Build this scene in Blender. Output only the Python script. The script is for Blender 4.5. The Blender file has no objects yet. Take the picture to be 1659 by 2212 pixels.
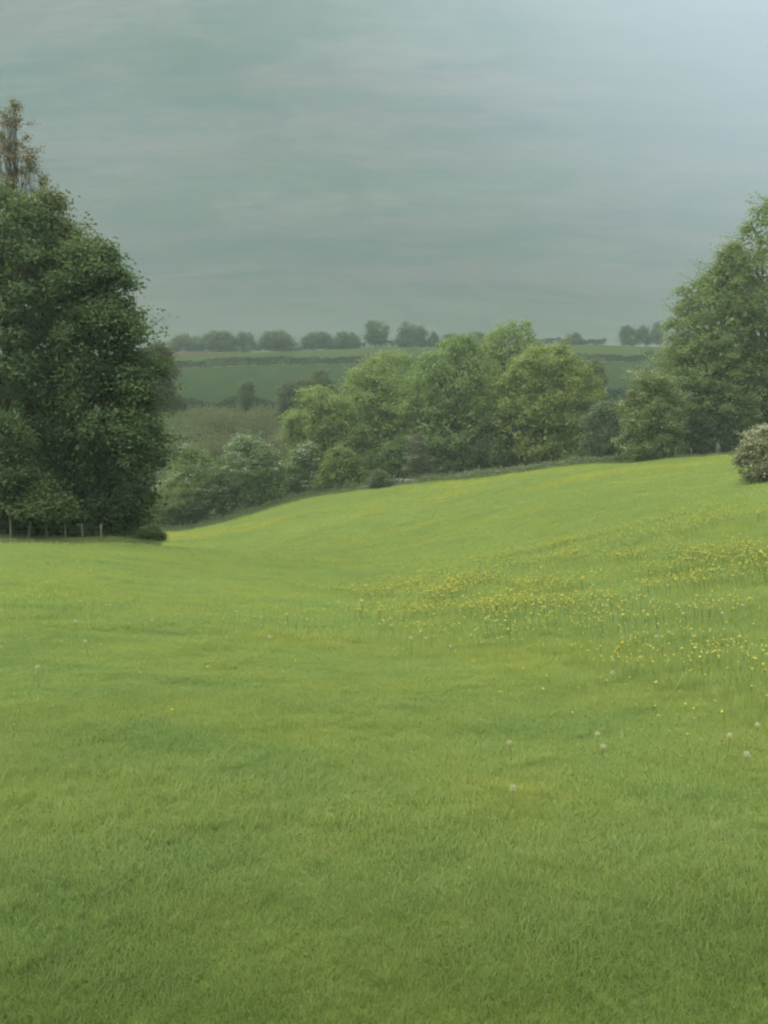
import bpy, math, random
import numpy as np
from mathutils import Vector

scene = bpy.context.scene
C = scene.collection
R = math.radians

# ------------------------------------------------------------------ camera
EYE = 2.3                      # metres above the grass under the lens
FPX, CX, CY, HORIZON = 1660.0, 829.5, 1106.0, 935.0      # picture units: 1659 wide, 2212 high
PITCH = math.atan((CY - HORIZON) / FPX)                  # the lens looks slightly downwards
cd = bpy.data.cameras.new('camera')
cd.sensor_fit = 'HORIZONTAL'; cd.sensor_width = 36.0; cd.lens = 36.0 * FPX / 1659.0
cd.clip_start = 0.1; cd.clip_end = 9000
cam = bpy.data.objects.new('camera', cd); C.objects.link(cam)
cam.location = (0, 0, EYE); cam.rotation_euler = (R(90) - PITCH, 0, 0)
scene.camera = cam

# ------------------------------------------------------------------ sky, sun, exposure
SUN_EL, SUN_AZ = R(60), R(-100)          # azimuth from +Y towards +X
world = bpy.data.worlds.new('World'); scene.world = world; world.use_nodes = True
def build_world():
    nt = world.node_tree; nt.nodes.clear(); L = nt.links.new
    N = nt.nodes.new
    out = N('ShaderNodeOutputWorld'); bg = N('ShaderNodeBackground')
    sky = N('ShaderNodeTexSky'); sky.sky_type = 'NISHITA'; sky.sun_disc = False
    sky.sun_elevation = SUN_EL; sky.sun_rotation = SUN_AZ; sky.dust_density = 4.0; sky.air_density = 1.5
    tc = N('ShaderNodeTexCoord')
    sep = N('ShaderNodeSeparateXYZ'); L(tc.outputs['Generated'], sep.inputs[0])
    def math_(op, a, b=None, c=None):
        m = N('ShaderNodeMath'); m.operation = op
        for k, v in enumerate((a, b, c)):
            if v is None: continue
            if isinstance(v, (int, float)): m.inputs[k].default_value = v
            else: L(v, m.inputs[k])
        return m.outputs[0]
    # the cloud deck: direction projected on a layer overhead
    den = math_('ADD', math_('MAXIMUM', sep.outputs['Z'], 0.0), 0.22)
    px = math_('DIVIDE', sep.outputs['X'], den); py = math_('DIVIDE', sep.outputs['Y'], den)
    comb = N('ShaderNodeCombineXYZ'); L(px, comb.inputs[0]); L(py, comb.inputs[1])
    def noise(scale, sx, sy, det, seed, rough=0.5):
        mp = N('ShaderNodeMapping'); mp.inputs['Scale'].default_value = (sx, sy, 1); mp.inputs['Location'].default_value = (seed, seed * 1.7, seed * .3)
        L(comb.outputs[0], mp.inputs[0])
        n = N('ShaderNodeTexNoise'); n.inputs['Scale'].default_value = scale; n.inputs['Detail'].default_value = det; n.inputs['Roughness'].default_value = rough
        n.inputs['Distortion'].default_value = 0.4
        L(mp.outputs[0], n.inputs['Vector']); return n.outputs['Fac']
    n1 = noise(1.0, 0.7, 2.3, 4, 3.1); n2 = noise(2.6, 0.55, 3.2, 6, 9.4, .55); n3 = noise(0.8, 1, 1.6, 3, 21.0)
    def ramp(f, a, b):
        m = N('ShaderNodeMapRange'); m.interpolation_type = 'SMOOTHSTEP'
        L(f, m.inputs[0]); m.inputs[1].default_value = a; m.inputs[2].default_value = b; return m.outputs[0]
    def mix(f, a, b):
        m = N('ShaderNodeMix'); m.data_type = 'RGBA'
        if isinstance(f, float): m.inputs[0].default_value = f
        else: L(f, m.inputs[0])
        for k, v in ((6, a), (7, b)):
            if isinstance(v, tuple): m.inputs[k].default_value = (*v, 1)
            else: L(v, m.inputs[k])
        return m.outputs[2]
    c = mix(ramp(n1, .38, .62), (0.88, 1.22, 1.12), (1.14, 1.58, 1.28))
    c = mix(math_('MULTIPLY', ramp(n2, .44, .68), 0.55), c, (1.62, 1.80, 1.56))
    c = mix(math_('MULTIPLY', ramp(n3, .46, .64), 0.6), c, (0.90, 1.18, 1.22))
    n4 = noise(7.0, 1.1, 2.0, 8, 33.0, .72); n5 = noise(3.2, 1.0, 1.9, 6, 47.0, .62); n6 = noise(2.1, .8, 2.6, 6, 71.0, .62); n7 = noise(16.0, .7, 2.4, 8, 91.0, .75)
    c = mix(math_('MULTIPLY', ramp(n4, .38, .62), 0.42), c, (1.36, 1.56, 1.30)); c = mix(math_('MULTIPLY', ramp(n5, .44, .60), 0.55), c, (0.86, 1.28, 1.02)); c = mix(math_('MULTIPLY', ramp(n6, .46, .62), 0.60), c, (1.50, 1.58, 1.40))
    c = mix(math_('MULTIPLY', ramp(n7, .40, .62), 0.34), c, (0.84, 1.14, 1.12))
    # the cloud thins and brightens in a broad bank to the right
    ga, ge = R(92), R(50)
    sd = Vector((math.sin(ga) * math.cos(ge), math.cos(ga) * math.cos(ge), math.sin(ge)))
    dp = N('ShaderNodeVectorMath'); dp.operation = 'DOT_PRODUCT'; L(tc.outputs['Generated'], dp.inputs[0]); dp.inputs[1].default_value = sd
    glow = ramp(dp.outputs['Value'], .14, .95)
    c2 = mix(glow, c, (3.6, 4.25, 4.75))
    # an overcast deck is dimmer towards the horizon
    el = ramp(sep.outputs['Z'], -.05, .50)
    k = math_('MULTIPLY_ADD', el, .68, .34)
    vm = N('ShaderNodeVectorMath'); vm.operation = 'SCALE'; L(c2, vm.inputs[0]); L(k, vm.inputs['Scale'])
    c3 = mix(0.08, vm.outputs[0], sky.outputs[0])
    L(c3, bg.inputs['Color']); bg.inputs['Strength'].default_value = 0.069
    L(bg.outputs[0], out.inputs[0])
build_world()
sl = bpy.data.lights.new('sun', 'SUN'); sl.energy = 3.6; sl.angle = R(110); sl.color = (1.0, 0.96, 0.88)
sun = bpy.data.objects.new('sun', sl); C.objects.link(sun)
sun.rotation_euler = (R(90) - SUN_EL, 0, math.pi - SUN_AZ)
sun.location = (40, 20, 80)
vs = scene.view_settings
vs.view_transform = 'Standard'; vs.look = 'None'; vs.exposure = 1.75; vs.gamma = 1.0; vs.use_curve_mapping = False
scene.render.engine = 'CYCLES'
cy = scene.cycles
cy.use_denoising = True
cy.pixel_filter_type = 'BLACKMAN_HARRIS'; cy.filter_width = 2.1
cy.use_adaptive_sampling = True; cy.adaptive_threshold = 0.03; cy.adaptive_min_samples = 16
cy.max_bounces = 8; cy.diffuse_bounces = 5; cy.glossy_bounces = 1; cy.transmission_bounces = 5; cy.transparent_max_bounces = 4
cy.volume_bounces = 1; cy.caustics_reflective = False; cy.caustics_refractive = False

# ------------------------------------------------------------------ helpers
cp, sp = math.cos(PITCH), math.sin(PITCH)
def ray(px, py):
    u, v = (px - CX) / FPX, (CY - py) / FPX
    return np.array((u, cp + v * sp, -sp + v * cp))
def at(px, py, Y):
    d = ray(px, py); k = Y / d[1]
    return np.array((d[0] * k, Y, EYE + d[2] * k))
def smooth(a, b, x):
    t = np.clip((np.asarray(x, float) - a) / (b - a), 0, 1); return t * t * (3 - 2 * t)

def hash2(ix, iy, s):
    h = np.sin(ix * 127.1 + iy * 311.7 + s * 74.7) * 43758.5453
    return h - np.floor(h)
def vnoise(x, y, s=0):
    x = np.asarray(x, float); y = np.asarray(y, float)
    ix, iy = np.floor(x), np.floor(y); fx, fy = x - ix, y - iy
    fx = fx * fx * (3 - 2 * fx); fy = fy * fy * (3 - 2 * fy)
    a, b = hash2(ix, iy, s), hash2(ix + 1, iy, s); c, d = hash2(ix, iy + 1, s), hash2(ix + 1, iy + 1, s)
    return (a * (1 - fx) + b * fx) * (1 - fy) + (c * (1 - fx) + d * fx) * fy
def fbm(x, y, s=0, o=4):
    r = 0; a = .5
    for k in range(o): r = r + a * vnoise(x * 2 ** k, y * 2 ** k, s + k * 3.3); a *= .5
    return r / (1 - .5 ** o)

def link(o, parent=None):
    C.objects.link(o)
    if parent is not None: o.parent = parent
    return o
def tag(o, label=None, cat=None, group=None, kind=None):
    if label: o['label'] = label
    if cat: o['category'] = cat
    if group: o['group'] = group
    if kind: o['kind'] = kind
    return o
def empty(name, loc):
    o = bpy.data.objects.new(name, None); o.location = Vector(loc); o.empty_display_size = .2
    return link(o)
def mesh_np(name, V, F, mat, tint=None, smooth_=False, midx=None):
    """V (n,3); F (m,k) one polygon size, or a list of such arrays"""
    Fs = F if isinstance(F, list) else [F]
    me = bpy.data.meshes.new(name)
    V = np.asarray(V, np.float32)
    me.vertices.add(len(V)); me.vertices.foreach_set('co', V.ravel())
    idx = np.concatenate([np.asarray(f, np.int32).ravel() for f in Fs])
    tot = np.concatenate([np.full(len(f), np.asarray(f).shape[1], np.int32) for f in Fs])
    st = np.concatenate(([0], np.cumsum(tot)[:-1])).astype(np.int32)
    me.loops.add(len(idx)); me.loops.foreach_set('vertex_index', idx)
    me.polygons.add(len(tot)); me.polygons.foreach_set('loop_start', st); me.polygons.foreach_set('loop_total', tot)
    if smooth_: me.polygons.foreach_set('use_smooth', np.ones(len(tot), bool))
    for m in (mat if isinstance(mat, (list, tuple)) else [mat]): me.materials.append(m)
    if midx is not None: me.polygons.foreach_set('material_index', np.asarray(midx, np.int32))
    if tint is not None:
        a = me.attributes.new('tint', 'FLOAT_COLOR', 'POINT')
        t = np.ones((len(V), 4), np.float32); t[:, :3] = tint; a.data.foreach_set('color', t.ravel())
    me.update(calc_edges=True)
    return me
def mobj(name, me, parent=None, loc=None):
    o = bpy.data.objects.new(name, me)
    if loc is not None: o.location = Vector(loc)
    return link(o, parent)

def tube(path, radii, sides=6):
    """tapered tube along a polyline -> V, F(quads)"""
    P = np.asarray(path, float); n = len(P)
    T = np.gradient(P, axis=0); T /= np.linalg.norm(T, axis=1)[:, None] + 1e-9
    ref = np.array((0.31, 0.92, 0.22))
    A = np.cross(T, ref); A /= np.linalg.norm(A, axis=1)[:, None] + 1e-9
    B = np.cross(T, A)
    th = np.linspace(0, 2 * np.pi, sides, endpoint=False)
    V = P[:, None] + np.asarray(radii, float)[:, None, None] * (np.cos(th)[None, :, None] * A[:, None] + np.sin(th)[None, :, None] * B[:, None])
    i = np.arange(n - 1)[:, None] * sides; j = np.arange(sides)[None]
    a = i + j; b = i + (j + 1) % sides
    F = np.stack((a, b, b + sides, a + sides), -1).reshape(-1, 4)
    return V.reshape(-1, 3), F
def join(parts):
    Vs, Fs, o = [], [], 0
    for V, F in parts:
        Vs.append(V); Fs.append(np.asarray(F) + o); o += len(V)
    return np.concatenate(Vs), np.concatenate(Fs)

# ------------------------------------------------------------------ materials
def nodes_mat(name):
    m = bpy.data.materials.new(name); m.use_nodes = True; nt = m.node_tree; nt.nodes.clear()
    return m, nt, nt.nodes.new, nt.links.new
def leaf_mat(name, trans=0.35, rough=0.6, spec=0.08, inst=False, tcol=(1.12, 1.15, .75)):
    m, nt, N, L = nodes_mat(name)
    out = N('ShaderNodeOutputMaterial')
    at_ = N('ShaderNodeAttribute'); at_.attribute_name = 'tint'
    col = at_.outputs['Color']
    if inst:
        gp = N('ShaderNodeNewGeometry')
        for sc_, st, a, b, tn, k in ((.38, (1, 1.5, 0), .40, .66, (1.14, 1.04, .90), 1.0), (1.5, (1, 1.25, 0), .44, .68, (.84, .91, .92), .7), (.10, (1, 1.6, 0), .42, .62, (1.12, 1.06, .95), .8), (.9, (.35, 1.3, 0), .52, .68, (.80, .88, .86), .7)):
            mp = N('ShaderNodeMapping'); mp.inputs['Scale'].default_value = st; L(gp.outputs['Position'], mp.inputs[0])
            nz = N('ShaderNodeTexNoise'); nz.inputs['Scale'].default_value = sc_; nz.inputs['Detail'].default_value = 2; L(mp.outputs[0], nz.inputs['Vector'])
            rm_ = N('ShaderNodeMapRange'); L(nz.outputs['Fac'], rm_.inputs[0]); rm_.inputs[1].default_value = a; rm_.inputs[2].default_value = b; rm_.inputs[4].default_value = k
            mx = N('ShaderNodeMix'); mx.data_type = 'RGBA'; mx.blend_type = 'MULTIPLY'; L(rm_.outputs[0], mx.inputs[0])
            L(col, mx.inputs[6]); mx.inputs[7].default_value = (*tn, 1); col = mx.outputs[2]
    if inst:
        # drifts of far buttercups too small to see singly, in the dip and on the far bank
        sy = N('ShaderNodeSeparateXYZ'); L(gp.outputs['Position'], sy.inputs[0])
        mp = N('ShaderNodeMapping'); mp.inputs['Scale'].default_value = (.5, 1.6, 0); L(gp.outputs['Position'], mp.inputs[0]); ny = N('ShaderNodeTexNoise'); ny.inputs['Scale'].default_value = .085; ny.inputs['Detail'].default_value = 4; L(mp.outputs[0], ny.inputs['Vector'])
        r1 = N('ShaderNodeMapRange'); L(ny.outputs['Fac'], r1.inputs[0]); r1.inputs[1].default_value = .44; r1.inputs[2].default_value = .62
        r2 = N('ShaderNodeMapRange'); L(sy.outputs['Y'], r2.inputs[0]); r2.inputs[1].default_value = 55; r2.inputs[2].default_value = 85
        mu = N('ShaderNodeMath'); mu.operation = 'MULTIPLY'; L(r1.outputs[0], mu.inputs[0]); L(r2.outputs[0], mu.inputs[1])
        mx = N('ShaderNodeMix'); mx.data_type = 'RGBA'; mx.blend_type = 'MULTIPLY'; L(mu.outputs[0], mx.inputs[0]); L(col, mx.inputs[6]); mx.inputs[7].default_value = (1.28, 1.10, .85, 1); col = mx.outputs[2]
        # painted shade: blade colour darkened on the turf nearest the camera
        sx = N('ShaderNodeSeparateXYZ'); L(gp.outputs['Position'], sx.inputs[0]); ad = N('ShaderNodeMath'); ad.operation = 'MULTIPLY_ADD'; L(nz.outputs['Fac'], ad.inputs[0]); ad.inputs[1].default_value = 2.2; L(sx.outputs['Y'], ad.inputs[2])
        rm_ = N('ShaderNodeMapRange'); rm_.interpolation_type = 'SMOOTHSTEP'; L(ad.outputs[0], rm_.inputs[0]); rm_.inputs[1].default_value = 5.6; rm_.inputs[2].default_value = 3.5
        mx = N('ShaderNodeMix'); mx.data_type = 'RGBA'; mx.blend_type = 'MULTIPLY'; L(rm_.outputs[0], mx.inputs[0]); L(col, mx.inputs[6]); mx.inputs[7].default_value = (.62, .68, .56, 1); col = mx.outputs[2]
    p = N('ShaderNodeBsdfPrincipled'); L(col, p.inputs['Base Color']); p.inputs['Roughness'].default_value = rough
    p.inputs['Specular IOR Level'].default_value = spec
    t = N('ShaderNodeBsdfTranslucent')
    mt = N('ShaderNodeMix'); mt.data_type = 'RGBA'; mt.blend_type = 'MULTIPLY'; mt.inputs[0].default_value = 1
    L(col, mt.inputs[6]); mt.inputs[7].default_value = (*tcol, 1); L(mt.outputs[2], t.inputs[0])
    ms = N('ShaderNodeMixShader'); ms.inputs[0].default_value = trans
    L(p.outputs[0], ms.inputs[1]); L(t.outputs[0], ms.inputs[2]); L(ms.outputs[0], out.inputs[0])
    return m
def noise_mat(name, cols, scales, rough=.9, bump=0.0, stretch=(1, 1, 1), spec=0.0):
    """base colour wandering between cols[0..] with several noise scales"""
    m, nt, N, L = nodes_mat(name)
    out = N('ShaderNodeOutputMaterial'); p = N('ShaderNodeBsdfPrincipled'); L(p.outputs[0], out.inputs[0])
    p.inputs['Roughness'].default_value = rough; p.inputs['Specular IOR Level'].default_value = spec
    tc = N('ShaderNodeTexCoord'); mp = N('ShaderNodeMapping'); mp.inputs['Scale'].default_value = stretch; L(tc.outputs['Object'], mp.inputs[0])
    col = None; last = None
    for k, s in enumerate(scales):
        n = N('ShaderNodeTexNoise'); n.inputs['Scale'].default_value = s; n.inputs['Detail'].default_value = 5; L(mp.outputs[0], n.inputs['Vector'])
        r = N('ShaderNodeMapRange'); r.interpolation_type = 'SMOOTHSTEP'; L(n.outputs['Fac'], r.inputs[0]); r.inputs[1].default_value = .36; r.inputs[2].default_value = .66
        mx = N('ShaderNodeMix'); mx.data_type = 'RGBA'; L(r.outputs[0], mx.inputs[0])
        if col is None: mx.inputs[6].default_value = (*cols[0], 1)
        else: L(col, mx.inputs[6])
        mx.inputs[7].default_value = (*cols[k + 1], 1); col = mx.outputs[2]; last = n
    L(col, p.inputs['Base Color'])
    if bump:
        b = N('ShaderNodeBump'); b.inputs['Strength'].default_value = bump; b.inputs['Distance'].default_value = .1; L(last.outputs['Fac'], b.inputs['Height']); L(b.outputs[0], p.inputs['Normal'])
    return m

M_GROUND = noise_mat('meadow_turf', [(.075, .108, .028), (.066, .100, .028), (.086, .110, .028), (.072, .105, .030)], [.06, .45, 5.0], .95, .5)
M_CROP = noise_mat('young_crop', [(.0140, .0250, .0100), (.0115, .0222, .0108), (.0172, .0255, .0092)], [.012, .12], .95, .2, (1, .35, 1))
M_CROP2 = noise_mat('paler_crop', [(.0235, .0355, .0125), (.0205, .0335, .0135), (.0270, .0360, .0118)], [.012, .15], .95, .2, (1, .35, 1))
M_SOIL = noise_mat('bare_soil', [(.042, .030, .021), (.050, .034, .023), (.037, .031, .018)], [.05, .4], .95, .2)
M_BARK = noise_mat('bark', [(.055, .048, .036), (.04, .036, .028), (.07, .064, .045)], [1.5, 7.0], .9, .4, (1, 1, .25))
M_WOOD = noise_mat('weathered_wood', [(.11, .105, .08), (.14, .135, .105), (.08, .078, .06)], [3.0, 12.0], .85, .2, (1, 1, .2))
M_WIRE = noise_mat('galvanised_wire', [(.18, .18, .17), (.12, .11, .10)], [6.0], .5, 0, spec=.5)
M_STONE = noise_mat('limestone', [(.13, .125, .10), (.17, .165, .135), (.09, .095, .07)], [1.2, 6.0], .9, .3)
M_LEAF = leaf_mat('leaves', .45)
M_BLOSSOM = leaf_mat('may_blossom', .30, .7, .1, tcol=(1, 1, 1))
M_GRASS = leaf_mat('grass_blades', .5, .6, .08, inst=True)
M_WEED = leaf_mat('weed_leaves', .35, .5, .3)
M_STRAW = leaf_mat('dry_straw', .25, .6, .2, tcol=(1.1, 1.05, .8))
M_FLUFF = leaf_mat('dandelion_fluff', .5, .9, .0, tcol=(1, 1, 1))
M_PETAL = leaf_mat('buttercup_petal', .35, .3, .5, tcol=(1.1, 1.0, .5))
M_STEM = leaf_mat('flower_stem', .3)

# ------------------------------------------------------------------ the lie of the land
# samples: (picture column, depth Y, height relative to the eye)
cols = {
 -250: [(0, -2.3), (4, -2.35), (6, -2.4), (17, -3.4), (30, -4.7), (50, -6.7), (70, -8.2), (110, -12), (150, -13.5), (190, -9)],
   60: [(0, -2.3), (4, -2.33), (6, -2.4), (17, -3.5), (30, -4.9), (50, -6.95), (70, -8.8), (110, -13), (150, -14.5), (190, -8)],
  400: [(0, -2.3), (4, -2.33), (6, -2.45), (17, -3.8), (30, -5.5), (47, -7.2), (65, -11.0), (85, -13.3), (111, -13.9), (140, -15), (180, -6), (205, 1.2)],
  620: [(17, -4.0), (30, -5.9), (46, -7.5), (62, -10.8), (85, -12.0), (118, -10.6), (140, -12), (180, -6)],
  830: [(0, -2.3), (4, -2.34), (6, -2.55), (11, -3.2), (17, -4.05), (30, -6.1), (45, -7.6), (60, -10.0), (80, -10.3), (115, -8), (140, -9.2), (180, -6)],
 1040: [(11, -3.15), (19, -4.0), (30, -5.3), (45, -7.3), (60, -8.4), (80, -8.2), (109, -6.2), (140, -8), (180, -5)],
 1250: [(0, -2.3), (4, -2.33), (6.5, -2.65), (11, -3.0), (19, -3.6), (28, -4.15), (38, -5.7), (50, -6.4), (70, -5.9), (102, -4.2), (140, -6), (180, -4)],
 1500: [(11, -2.8), (19, -3.0), (28, -3.05), (38, -4.3), (50, -4.7), (70, -4.3), (95, -3.0), (140, -4.5)],
 1700: [(0, -2.3), (4, -2.3), (6.5, -2.5), (11, -2.7), (19, -2.65), (29, -2.35), (40, -3.2), (50, -3.4), (70, -2.9), (90, -2.1), (140, -3), (180, -1)],
 2000: [(0, -2.3), (4, -2.25), (11, -2.3), (29, -1.6), (50, -1.5), (90, -1), (140, -2), (180, 0)],
}
far = [(230, 7.6), (260, 13.4), (330, 28.6), (370, 37.6), (400, 43.3), (420, 45.2), (450, 45.6), (520, 42), (700, 28), (1200, 5), (3000, -60)]
tilt = {-250: -5.5, 60: -4.6, 400: -2.6, 830: 0, 1250: 1.2, 1700: 1.8, 2000: 2}
ctl = []
for px, l in cols.items():
    for Y, z in l: ctl.append(((px - CX) / FPX * Y, Y, z))
for px, t in tilt.items():
    for Y, z in far: ctl.append(((px - CX) / FPX * Y, Y, z + t * min(1, max(0, (Y - 225) / 170))))
ctl = np.array(ctl)
def warp(x, y):
    y = np.clip(y, -1.0, 2900); s = np.clip(x / (y + 7), -.85, .85); return s * 1.6, np.log(y + 7)
def tps_fit(P, z, lam=1e-4):
    n = len(P); d = np.linalg.norm(P[:, None] - P[None], axis=2); K = np.where(d > 0, d * d * np.log(d + 1e-12), 0) + lam * np.eye(n)
    Q = np.hstack((np.ones((n, 1)), P)); A = np.block([[K, Q], [Q.T, np.zeros((3, 3))]])
    return np.linalg.solve(A, np.concatenate((z, np.zeros(3))))
CU = np.stack(warp(ctl[:, 0], ctl[:, 1]), 1)
WT = tps_fit(CU, ctl[:, 2])
def ground(x, y, micro=True):
    x = np.atleast_1d(np.asarray(x, float)); y = np.atleast_1d(np.asarray(y, float))
    out = np.empty(len(x))
    for a in range(0, len(x), 40000):
        u, v = warp(x[a:a + 40000], y[a:a + 40000])
        d2 = (u[:, None] - CU[None, :, 0]) ** 2 + (v[:, None] - CU[None, :, 1]) ** 2
        out[a:a + 40000] = (.5 * d2 * np.log(d2 + 1e-18)) @ WT[:-3] + WT[-3] + WT[-2] * u + WT[-1] * v
    out += EYE
    if micro:
        r = np.hypot(x, y); k = 1 - smooth(120, 180, r)
        out += k * ((fbm(x * .8, y * .8, 5, 2) - .5) * .06 * smooth(1, 6, r) * (1 - smooth(14, 30, r)) + (fbm(x * .10, y * .10, 8, 2) - .5) * .45 * smooth(8, 40, r))
    return out
def gz(x, y): return float(ground(x, y)[0])
def ground_at(px, py):
    d = ray(px, py); o = np.array((0, 0, EYE))
    t = np.geomspace(2.0, 600, 1500)
    P = o + t[:, None] * d; h = P[:, 2] - ground(P[:, 0], P[:, 1])
    k = int(np.argmax(h < 0)) if (h < 0).any() else len(t) - 1
    P = P[max(k, 1)]; P[2] = gz(P[0], P[1]); return P
def project(x, y, z):
    z = z - EYE; depth = y * cp - z * sp; up = y * sp + z * cp
    return CX + FPX * x / depth, CY - FPX * up / depth

def build_ground():
    rr = np.concatenate(([0.0], np.geomspace(.6, 3000, 340)))
    an = np.concatenate((np.linspace(-48, 48, 250), np.linspace(48, 312, 90)[1:-1])) * math.pi / 180
    A, Rr = np.meshgrid(an, rr); X = (Rr * np.sin(A)); Y = (Rr * np.cos(A))
    Z = ground(X.ravel(), Y.ravel())
    V = np.stack((X.ravel(), Y.ravel(), Z - .014), 1); n = len(an)
    i = np.arange(len(rr) - 1)[:, None] * n; j = np.arange(n)[None]
    F = np.stack((i + j, i + n + j, i + n + (j + 1) % n, i + (j + 1) % n), -1).reshape(-1, 4)
    F = F[n:]; T = np.stack((np.zeros(n, int), n + np.arange(n), n + (np.arange(n) + 1) % n), 1)
    me = mesh_np('ground', V, [F, T], M_GROUND, smooth_=True)
    o = mobj('ground', me); tag(o, 'green meadow ground rolling down into the valley', None, kind='structure')
build_ground()

def sheet(name, mat, x0, x1, y0, y1, off, nx=60, ny=16, label=None, parent=None):
    """a field: x0,x1,y0,y1 are functions of the free coordinate or numbers"""
    f = lambda v: v if callable(v) else (lambda t: v)
    U, W = np.meshgrid(np.linspace(0, 1, nx), np.linspace(0, 1, ny))
    X = x0 + (x1 - x0) * U; y0f, y1f = f(y0), f(y1)
    Ya = np.vectorize(y0f)(X); Yb = np.vectorize(y1f)(X); Y = Ya + (Yb - Ya) * W
    Z = ground(X.ravel(), Y.ravel(), False) + off
    V = np.stack((X.ravel(), Y.ravel(), Z), 1)
    i = np.arange(ny - 1)[:, None] * nx; j = np.arange(nx - 1)[None]
    F = np.stack((i + j, i + j + 1, i + nx + j + 1, i + nx + j), -1).reshape(-1, 4)
    o = mobj(name, mesh_np(name, V, F, mat, smooth_=True), parent)
    if parent is None: tag(o, label, None, kind='structure')
    return o
low_field = sheet('field', M_CROP, -190, 220, lambda x: 233 + .02 * x, lambda x: 328, .3, 80, 40, 'dark green crop field between two hedges on the far hillside')
up_field = sheet('field', M_CROP2, -190, 240, lambda x: 333, lambda x: 402 + 5 * math.sin(x * .012), .3, 80, 24, 'paler green crop field below the ridge hedge')
sheet('bare_field', M_SOIL, -150, -72, lambda x: 384 - 20 * smooth(-78, -118, x), lambda x: 401, .55, 30, 8, 'strip of bare brown soil at the end of the upper field')
def floor_sheet(name, mat, pts_near, far_fn, label, off=.14):
    """ground beyond a boundary: pts_near (column, depth) along the near edge, far_fn(column) its far edge"""
    cs = np.linspace(pts_near[0][0], pts_near[-1][0], 120); ya = np.interp(cs, [p[0] for p in pts_near], [p[1] for p in pts_near]); yb = np.array([far_fn(c) for c in cs])
    T = np.linspace(0, 1, 50)[:, None]; Y = ya + (yb - ya) * T; X = (cs - CX) / FPX * Y
    V = np.stack((X.ravel(), Y.ravel(), ground(X.ravel(), Y.ravel()) + off), 1); i = np.arange(49)[:, None] * 120; j = np.arange(119)[None]
    F = np.stack((i + j, i + j + 1, i + 121 + j, i + 120 + j), -1).reshape(-1, 4)
    tag(mobj(name, mesh_np(name, V, F, mat, smooth_=True)), label, None, kind='structure')
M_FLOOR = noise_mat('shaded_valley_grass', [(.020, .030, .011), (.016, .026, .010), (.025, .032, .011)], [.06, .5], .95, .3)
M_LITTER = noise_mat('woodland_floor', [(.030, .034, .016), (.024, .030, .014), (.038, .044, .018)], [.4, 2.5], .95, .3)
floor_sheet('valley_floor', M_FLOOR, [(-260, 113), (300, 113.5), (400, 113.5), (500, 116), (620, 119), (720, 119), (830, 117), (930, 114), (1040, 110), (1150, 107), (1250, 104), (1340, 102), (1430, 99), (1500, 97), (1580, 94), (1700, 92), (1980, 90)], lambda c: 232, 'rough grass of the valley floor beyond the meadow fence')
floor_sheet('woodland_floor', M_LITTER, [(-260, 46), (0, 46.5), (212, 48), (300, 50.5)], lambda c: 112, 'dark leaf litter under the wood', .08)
def tramline(parent, xa, ya, xb, yb):
    t = np.linspace(0, 1, 24); X = xa + (xb - xa) * t + 1.5 * np.sin(t * 3); Y = ya + (yb - ya) * t; d = .5
    V = np.concatenate((np.stack((X - d, Y, ground(X - d, Y, False) + .42), 1), np.stack((X + d, Y, ground(X + d, Y, False) + .42), 1)))
    i = np.arange(23); F = np.stack((i, i + 24, i + 25, i + 1), 1)
    mobj('tramline', mesh_np('tramline', V, F, M_CROP), parent)
for xa, xb in ((-70, -45), (-66, -41), (2, 18), (8, 24), (110, 128), (115, 133)): tramline(up_field, xa, 335, xb, 396)

# ------------------------------------------------------------------ trees
def leaf_quads(rng, pos, nrm, size, tint, aspect=.62, jitter=.8):
    n = len(pos)
    N = nrm + rng.normal(0, jitter * .6, (n, 3)); N /= np.linalg.norm(N, axis=1)[:, None] + 1e-9
    T = np.cross(N, rng.normal(0, 1, (n, 3))); T /= np.linalg.norm(T, axis=1)[:, None] + 1e-9
    B = np.cross(N, T)
    s = (np.asarray(size) * rng.uniform(.65, 1.35, n))[:, None]
    V = np.empty((n, 4, 3))
    V[:, 0] = pos - T * s * .5; V[:, 1] = pos + B * s * aspect * .5 - N * s * .08
    V[:, 2] = pos + T * s * .5 - N * s * .12; V[:, 3] = pos - B * s * aspect * .5 - N * s * .08
    F = np.arange(n * 4).reshape(n, 4)
    return V.reshape(-1, 3), F, np.repeat(tint, 4, axis=0)

class Env:
    """crown envelope from rows (picture y, left x, right x) standing at depth Y"""
    def __init__(s, rows, Y):
        rows = sorted(rows, key=lambda r: -r[0])
        s.Y = Y
        s.z = np.array([at(r[1], r[0], Y)[2] for r in rows])
        xl = np.array([at(r[1], r[0], Y)[0] for r in rows]); xr = np.array([at(r[2], r[0], Y)[0] for r in rows])
        s.c = (xl + xr) / 2; s.r = (xr - xl) / 2
        s.z0, s.z1 = s.z[0], s.z[-1]
    def cr(s, z): return np.interp(z, s.z, s.c), np.interp(z, s.z, s.r)

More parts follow.
